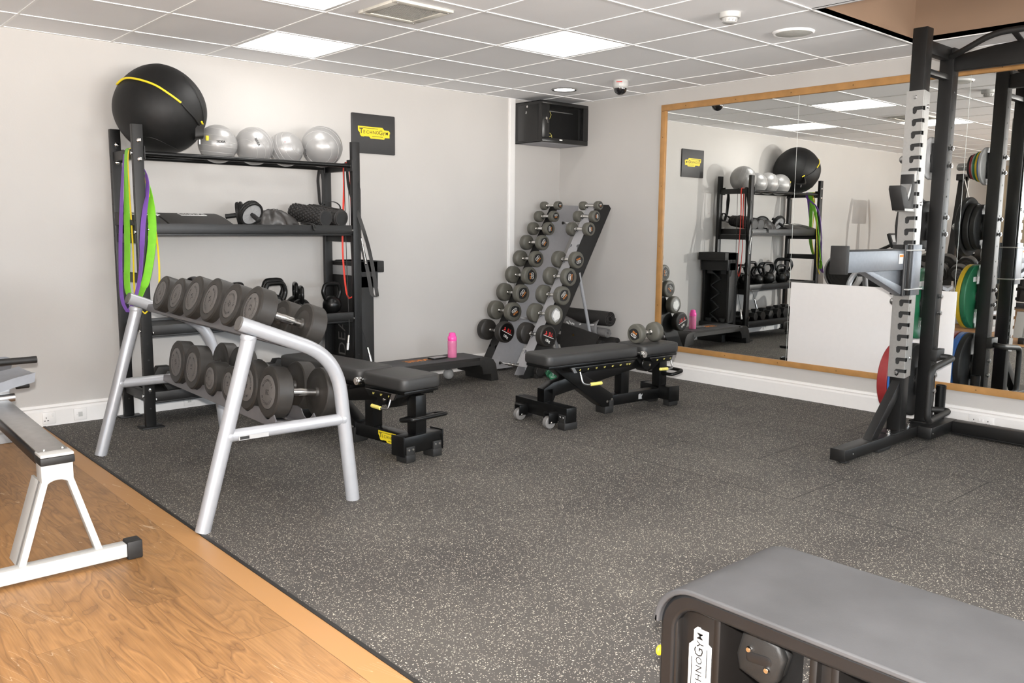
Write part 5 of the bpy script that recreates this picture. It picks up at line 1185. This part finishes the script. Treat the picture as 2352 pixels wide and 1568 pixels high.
def slotdb(y, z, tilt, label):
    t = thing('block_dumbbell', label, 'dumbbell', (-4.14, y, z-.05), 'dumbbells stored inside the nearest bench'); m = T(-4.14, y, z) @ R(tilt, 'X')
    for s in (-1, 1):
        b = B(m); pl = [(-.036, -.052), (.036, -.052), (.052, -.02), (.052, .03), (.030, .054), (-.030, .054), (-.052, .03), (-.052, -.02)]
        for dx, sc in ((0, 1), (.027, .93)): b.prism([(p*sc, q*sc) for p, q in pl], .024, T(s*(.140-dx), 0, 0) @ mYZ, .009)
        h = b.build('head', M.rub, t, 50)
        b = B(m); slab_round(b, -.030, .030, -.011, .011, .1515*1, .1535, .010, .001, (ident() if s > 0 else R(PI, 'Z')) @ frame((0, 0, 0), (1, 0, 0), (0, .94, .34))); b.build('slot', M.pc, h)
        b = B(m)
        for u_ in (-.026, .026): b.lathe([(.0075, -.002), (.0075, .003), (.005, .006), (.001, .0065)], T(s*.153, u_*.94, u_*.34) @ R(s*PI/2, 'Y'), 14)
        each(b, 'bolt', M.chrome, h)
    b = B(m); b.cyl((-.11, 0, 0), (.11, 0, 0), .015, 16); b.build('handle', M.chrome, t)
slotdb(-4.925, .368, .25, 'black block dumbbell on the upper rest inside the nearest bench, showing two bolts')
slotdb(-5.000, .250, .15, 'black block dumbbell below the upper one inside the nearest bench, beside the badge')
slotdb(-4.945, .125, .1, 'black block dumbbell lowest in the first bay of the nearest bench')
slotdb(-5.235, .33, .3, 'black block dumbbell in the middle bay of the nearest bench')
slotdb(-5.345, .20, .2, 'black block dumbbell lower in the middle bay of the nearest bench')
# ================================================================= ROWER
xr = -5.03
t = thing('rowing_machine', 'white and grey rowing machine with a long monorail on the wooden floor', 'rowing machine', (xr, -1.5, 0))
b = B(); b.bb(xr-.30, xr+.215, -2.585, -2.535, .012, .062, .003); b.build('rear_crossbar', M.white, t)
for s, x in ((1, xr+.215), (-1, xr-.30)): b = B(); b.bb(x if s > 0 else x-.055, x+.055 if s > 0 else x, -2.592, -2.528, 0, .070, .006); b.build('rubber_end', M.rub, t)
mXZ = Matrix(((1, 0, 0, 0), (0, 0, -1, 0), (0, 1, 0, 0), (0, 0, 0, 1)))
b = B(); ar = [(.044*math.cos(a), .315+.034*math.sin(a)) for a in [PI*k/10 for k in range(11)]]
b.prism([(-.052, .425), (-.052, .300)]+[(x, z) for x, z in reversed(ar)]+[(.052, .300), (.052, .425)], .07, T(xr, -2.535, 0) @ mXZ, .003); b.build('rail_bracket', M.white, t)
for s, xe in ((-1, -.130), (1, .125)):
    b = B(); b.prism([(s*.030, .345), (s*.053, .345), (xe+s*.012, .055), (xe-s*.012, .055)], .045, T(xr, -2.545, 0) @ mXZ, .002); b.prism([(s*.046, .345), (s*.053, .345), (xe+s*.012, .055), (xe+s*.006, .055)], .12, T(xr, -2.49, 0) @ mXZ, .001); b.build('rear_leg', M.white, t)
b = B()
for y in (-2.555,):
    for dx in (-.03, .03): b.lathe([(.006, .0), (.005, .004), (.001, .005)], T(xr+dx, -2.53, .452), 10)
b.build('bolt', M.chrome, t)
b = B(); b.bar((xr, -2.53, .413), (xr, -.80, .470), .088, .055, .004); rl = b.build('monorail', mat('rail_alu', (.05, .05, .052), .22, .6), t)
b = B(); b.bar((xr, -2.53, .444), (xr, -.80, .501), .100, .006, .002); b.build('rail_track', M.steel, rl)
b = B(); b.bb(xr-.056, xr+.056, -2.585, -2.50, .408, .436, .005); b.build('rail_end_cap', M.rub, t)
b = B(); b.bb(xr-.054, xr+.054, -2.583, -2.50, .436, .447, .003); b.build('end_plate', M.white, t)
# seat
b = B(); bm = bmesh.new(); bmesh.ops.create_grid(bm, x_segments=24, y_segments=16, size=1)
for v in bm.verts:
    x, y = v.co.x, v.co.y; v.co = V((x*.155*(1-.12*max(0, y)), y*.115, .018*abs(x)**2-.012*math.exp(-(x*x)*9)*(1-y)*.6+.010*y*y))
r_ = bmesh.ops.extrude_face_region(bm, geom=list(bm.faces))
for v in r_['geom']:
    if isinstance(v, bmesh.types.BMVert): v.co.z -= .042; v.co.x *= .96
b.frombm(bm, T(xr, -1.52, .565)); o = b.build('seat', M.seatg, t, 50)
b = B(); b.bb(xr-.06, xr+.06, -1.59, -1.45, .495, .530, .004); [b.cyl((xr-.075, y, .485), (xr+.075, y, .485), .018, 16) for y in (-1.59, -1.45)]; b.build('seat_carriage', M.steel, t)
b = B(); b.tube(arcpath([(xr-.24, -1.28, .60), (xr+.24, -1.28, .60)], 0), .0165, 18); h = b.build('pull_handle', M.rub, t)
b = B(); b.bar((xr, -1.27, .60), (xr, -.62, .66), .010, .014, .001); b.build('chain', M.steel, h)
for s in (-1, 1):
    b = B(); slab_round(b, -.055, .055, -.15, .15, -.006, .006, .04, .002, T(xr+s*.115, -1.03, .49) @ R(math.radians(-48), 'X') @ R(PI, 'Z')); fp = b.build('footplate', M.seatg, t)
    b = B(); b.tube(arcpath([(xr+s*.05, -1.10, .45), (xr+s*.06, -1.12, .52), (xr+s*.17, -1.12, .52), (xr+s*.18, -1.10, .45)], .03), .008, 8); b.cyl((xr+s*.175, -1.12, .45), (xr+s*.235, -1.12, .45), .012, 12, .003); b.build('foot_strap', M.rub, fp)
b = B(); b.prism([(-.80, .40), (-.80, .56), (-.55, .74), (-.25, .74), (-.18, .50), (-.30, .36)], .13, T(xr, 0, 0) @ mYZ, .01); b.build('front_housing', M.pc, t)
b = B(); m = frame((xr+.05, -.36, .70), (1, 0, 0), (0, 1, 0)); b.lathe([(.001, -.03), (.20, -.03), (.245, -.01), (.262, .03), (.262, .09), (.245, .13), (.225, .14), (.225, .12), (.235, .10), (.235, .03), (.20, 0), (.001, 0)], m, 48); b.build('flywheel_cover', M.lgrey, t)
b = B(); b.cyl((xr+.05, -.36, .70), (xr+.165, -.36, .70), .212, 44, .01)
for rr in (.06, .10, .14, .18): b.lathe([(rr-.004, 0), (rr-.004, .004), (rr+.004, .004), (rr+.004, 0)], frame((xr+.164, -.36, .70), (1, 0, 0)), 40)
b.build('flywheel_grille', M.rub, t)
b = B(); b.cyl((xr+.165, -.36, .70), (xr+.171, -.36, .70), .03, 20); b.build('hub_badge', M.lgrey, t)
b = B(); b.bb(xr-.30, xr+.30, -.36, -.30, .0, .055, .004); [b.tube([(xr+s*.05, -.42, .52), (xr+s*.20, -.33, .04)], .022, 14) for s in (-1, 1)]; b.build('front_leg', M.lgrey, t)
b = B(); b.tube(arcpath([(xr, -.45, .76), (xr, -.62, .93), (xr, -.90, 1.06)], .05), .020, 14); b.build('monitor_arm', M.rub, t)
b = B(); m = T(xr, -.93, 1.12) @ R(math.radians(-20), 'X'); b.box((0, 0, 0), (.17, .045, .19), .012, m); mo = b.build('monitor', M.pc, t)
b = B(); b.box((0, -.0235, .02), (.12, .002, .09), 0, m); b.build('display', M.lgrey, mo)
# ================================================================= MACHINES SEEN IN THE MIRROR
def treadmill(x, y, rz, label):
    t = thing('treadmill', label, 'treadmill', (x, y, 0), 'treadmills seen in the mirror', rz=rz); m = WM[t]
    b = B(m); b.bb(-.42, .42, -1.0, 1.0, .02, .20, .03); b.build('deck', M.lgrey, t)
    b = B(m); b.bb(-.27, .27, -.98, .62, .195, .215, .004); b.build('belt', M.rub, t)
    for s in (-1, 1): b = B(m); b.bb(s*.34-.06, s*.34+.06, -.98, .65, .19, .225, .01); b.build('side_rail', M.steel, t)
    b = B(m); b.prism([(.55, .18), (.60, .36), (.85, .38), (1.02, .26), (1.02, .06), (.6, .06)], .80, m.copy() if False else mYZ, .02); hd = b.build('motor_hood', M.pc, t)
    b = B(m); mt = frame((.0, .60, .27), (0, -1, .25), (1, 0, 0)); b.text('TECHNOGYM', .07, mt @ T(0, 0, .03), .02); b.build('lettering', M.yel, hd, 0)
    for s in (-1, 1):
        b = B(m); b.tube(arcpath([(s*.40, .70, .15), (s*.40, .62, 1.15), (s*.36, .60, 1.22)], .08), .035, 16); b.build('upright', M.lgrey, t)
        b = B(m); b.tube(arcpath([(s*.40, .62, 1.05), (s*.41, .25, 1.02), (s*.41, -.05, .98)], .06), .024, 14); b.build('handrail', M.rub, t)
    b = B(m); b.box((0, 0, 0), (.86, .10, .16), .03, T(0, .52, 1.08) @ R(-.5, 'X')); b.tube(arcpath([(-.3, .45, 1.0), (-.3, .35, 1.02), (.3, .35, 1.02), (.3, .45, 1.0)], .06), .018, 12); c = b.build('console', M.pc, t)
    b = B(m); mt = T(0, .43, 1.055) @ R(-.5, 'X') ; b.box((0, .028, 0), (.22, .012, .05), .004, mt); b.build('badge', M.yel, c)
    b = B(m); b.box((0, 0, 0), (.52, .05, .36), .02, T(0, .60, 1.34) @ R(-.25, 'X')); sc = b.build('screen_housing', M.pc, t)
    b = B(m); b.box((0, -.027, 0), (.46, .003, .30), 0, T(0, .60, 1.34) @ R(-.25, 'X')); b.build('screen', M.screen, sc)
treadmill(-7.05, -2.55, math.radians(90), 'treadmill with a yellow badge nearest the mirror wall among the cardio machines')
treadmill(-8.2, -3.8, math.radians(90), 'treadmill behind the nearest one, far from the mirror')
def cross_trainer(x, y, rz, label):
    t = thing('cross_trainer', label, 'cross trainer', (x, y, 0), 'cross trainers seen in the mirror', rz=rz); m = WM[t]
    b = B(m); b.bb(-.28, .28, -.95, -.88, 0, .07, .01); b.bb(-.28, .28, .70, .78, 0, .07, .01); b.bb(-.05, .05, -.9, .72, .05, .14, .01); b.build('base_frame', M.lgrey, t)
    b = B(m); b.prism([(.25, .10), (.20, .55), (.40, .70), (.72, .62), (.80, .25), (.72, .10)], .30, mYZ, .03); b.cyl((-.17, .50, .38), (.17, .50, .38), .24, 36, .01); b.build('drive_housing', M.pc, t)
    b = B(m); b.tube(arcpath([(0, .35, .6), (0, .22, 1.2), (0, .15, 1.45)], .2), .04, 16); b.build('mast', M.rub, t)
    b = B(m); b.box((0, .10, 1.48), (.36, .06, .28), .02, None); c = b.build('console', M.pc, t)
    b = B(m); b.box((0, .066, 1.50), (.28, .004, .18), 0, None); b.build('screen', M.screen, c)
    for s in (-1, 1):
        b = B(m); b.tube(arcpath([(s*.26, .30, .45), (s*.28, .12, .95), (s*.27, -.12, 1.30), (s*.20, -.02, 1.62)], .2), .022, 14); b.build('moving_arm', M.lgrey, t)
        b = B(m); b.tube(arcpath([(s*.27, -.06, 1.25), (s*.26, -.10, 1.36), (s*.205, -.02, 1.60)], .1), .028, 14); b.build('grip', M.rub, t)
        b = B(m); b.tube([(s*.26, .30, .42), (s*.24, -.80, .22)], .025, 12); b.box((s*.20, -.35, .34), (.15, .38, .05), .02); b.build('pedal_arm', M.rub, t)
cross_trainer(-5.95, -.98, math.radians(0), 'cross trainer with tall swinging arms near the back wall, seen in the mirror')
cross_trainer(-8.9, -1.5, math.radians(20), 'cross trainer at the far end of the room, seen in the mirror')
t = thing('dumbbell_stand', 'dark two-tier stand carrying round dumbbells, seen in the mirror behind the plates', 'rack', (-6.9, -1.3, 0))
b = B(); 
for x in (-7.4, -6.4): b.bb(x-.03, x+.03, -1.33, -1.27, 0, .95, .005); b.bb(x-.03, x+.03, -1.6, -1.0, 0, .06, .005)
each(b, 'upright', M.black, t)
b = B(); b.bb(-7.4, -6.4, -1.45, -1.15, .40, .44, .004); b.bb(-7.4, -6.4, -1.45, -1.15, .80, .84, .004); each(b, 'tier', M.black, t)
q0 = None
for k in range(8):
    x = -7.22+.215*(k % 4); z = .44+.115 if k < 4 else .84+.105
    q = thing('round_dumbbell', 'round black dumbbell on the %s tier of the dark stand, %s' % ('lower' if k < 4 else 'upper', ('farthest from the mirror', 'second farthest from the mirror', 'second nearest the mirror', 'nearest the mirror')[k % 4]), 'dumbbell', (x, -1.3, z), 'round dumbbells on the dark stand')
    m = frame((x, -1.3, z), (0, 1, 0)); rr = .100
    for s in (-1, 1): b = B(); b.lathe([(.001, .08), (rr-.006, .08), (rr, .086), (rr, .155), (rr-.006, .16), (.001, .16)], m @ (ident() if s > 0 else R(PI, 'X')), 32); b.build('head', M.rubg, q)
    b = B(); b.cyl(m @ V((0, 0, -.09)), m @ V((0, 0, .09)), .016, 14); b.build('handle', M.chrome, q)
t = thing('cable_machine', 'tall black cable column with crossing white straps, seen in the mirror', 'gym machine', (-8.4, -.55, 0))
b = B(); b.bar((-8.75, -.45, 0), (-8.35, -.45, 2.08), .10, .08, .005); b.bar((-7.95, -.45, 0), (-8.35, -.45, 2.08), .10, .08, .005); b.bb(-8.8, -7.9, -.9, -.1, 0, .06, .01); b.bb(-8.45, -8.25, -.50, -.38, 2.02, 2.12, .01); b.build('frame', M.black, t)
b = B(); b.ribbon([(-8.4, -.52, 2.03), (-8.05, -.60, 1.3)], .022, .004, (1, 0, .4)); b.ribbon([(-8.2, -.53, 2.03), (-8.6, -.61, 1.3)], .022, .004, (1, 0, -.4)); each(b, 'strap', M.ink_w, t)
# ================================================================= CAMERA + LIGHT
f_px, yaw, pitch, roll = 1960.0, .7292, -.1334, .0088
fw = V((math.sin(yaw)*math.cos(pitch), math.cos(yaw)*math.cos(pitch), math.sin(pitch))); rt_ = V((math.cos(yaw), -math.sin(yaw), 0)); up_ = rt_.cross(fw)
r2 = rt_*math.cos(roll)+up_*math.sin(roll); u2 = -rt_*math.sin(roll)+up_*math.cos(roll)
cd = bpy.data.cameras.new('camera'); co = bpy.data.objects.new('camera', cd); COL.objects.link(co); SC.camera = co
mc = Matrix((r2, u2, -fw)).transposed().to_4x4(); mc.translation = cam; co.matrix_world = mc
cd.sensor_width = 36; cd.lens = 36*f_px/2352; cd.clip_start = .05
# on-camera flash, as in the photograph
ld = bpy.data.lights.new('camera_flash', 'AREA'); ld.shape = 'DISK'; ld.size = .05; ld.energy = FLASH; ld.color = (1, .975, .94)
ld.cycles.use_multiple_importance_sampling = False
lo = bpy.data.objects.new('camera_flash', ld); COL.objects.link(lo); ml = mc.copy(); ml.translation = cam+u2*.10-fw*.02; lo.matrix_world = ml
w = bpy.data.worlds.new('world'); SC.world = w; w.use_nodes = True
wn_ = w.node_tree.nodes; wl_ = w.node_tree.links; bg = wn_['Background']; tcw = wn_.new('ShaderNodeTexCoord'); sx_ = wn_.new('ShaderNodeSeparateXYZ'); wl_.new(tcw.outputs['Generated'], sx_.inputs[0])
rw = wn_.new('ShaderNodeValToRGB'); mr = wn_.new('ShaderNodeMapRange'); mr.inputs[1].default_value = -1; mr.inputs[2].default_value = 1; wl_.new(sx_.outputs[2], mr.inputs[0]); wl_.new(mr.outputs[0], rw.inputs[0])
e = rw.color_ramp.elements; e[0].position = .46; e[0].color = (1.0, .95, .90, 1); e[1].position = .52; e[1].color = (.30, .34, .38, 1)   # added bright lower half to light the ceiling, dimmer sky above
wl_.new(rw.outputs[0], bg.inputs[0]); bg.inputs[1].default_value = SKY
vs_ = SC.view_settings; vs_.view_transform = 'Standard'; vs_.look = 'None'; vs_.gamma = 1; vs_.use_curve_mapping = False; vs_.exposure = EXPO
c = SC.cycles; c.use_denoising = True; c.max_bounces = 8; c.diffuse_bounces = 4; c.glossy_bounces = 5; c.transmission_bounces = 6; c.transparent_max_bounces = 6; c.sample_clamp_indirect = 4; c.caustics_reflective = True; c.caustics_refractive = False; c.blur_glossy = .3
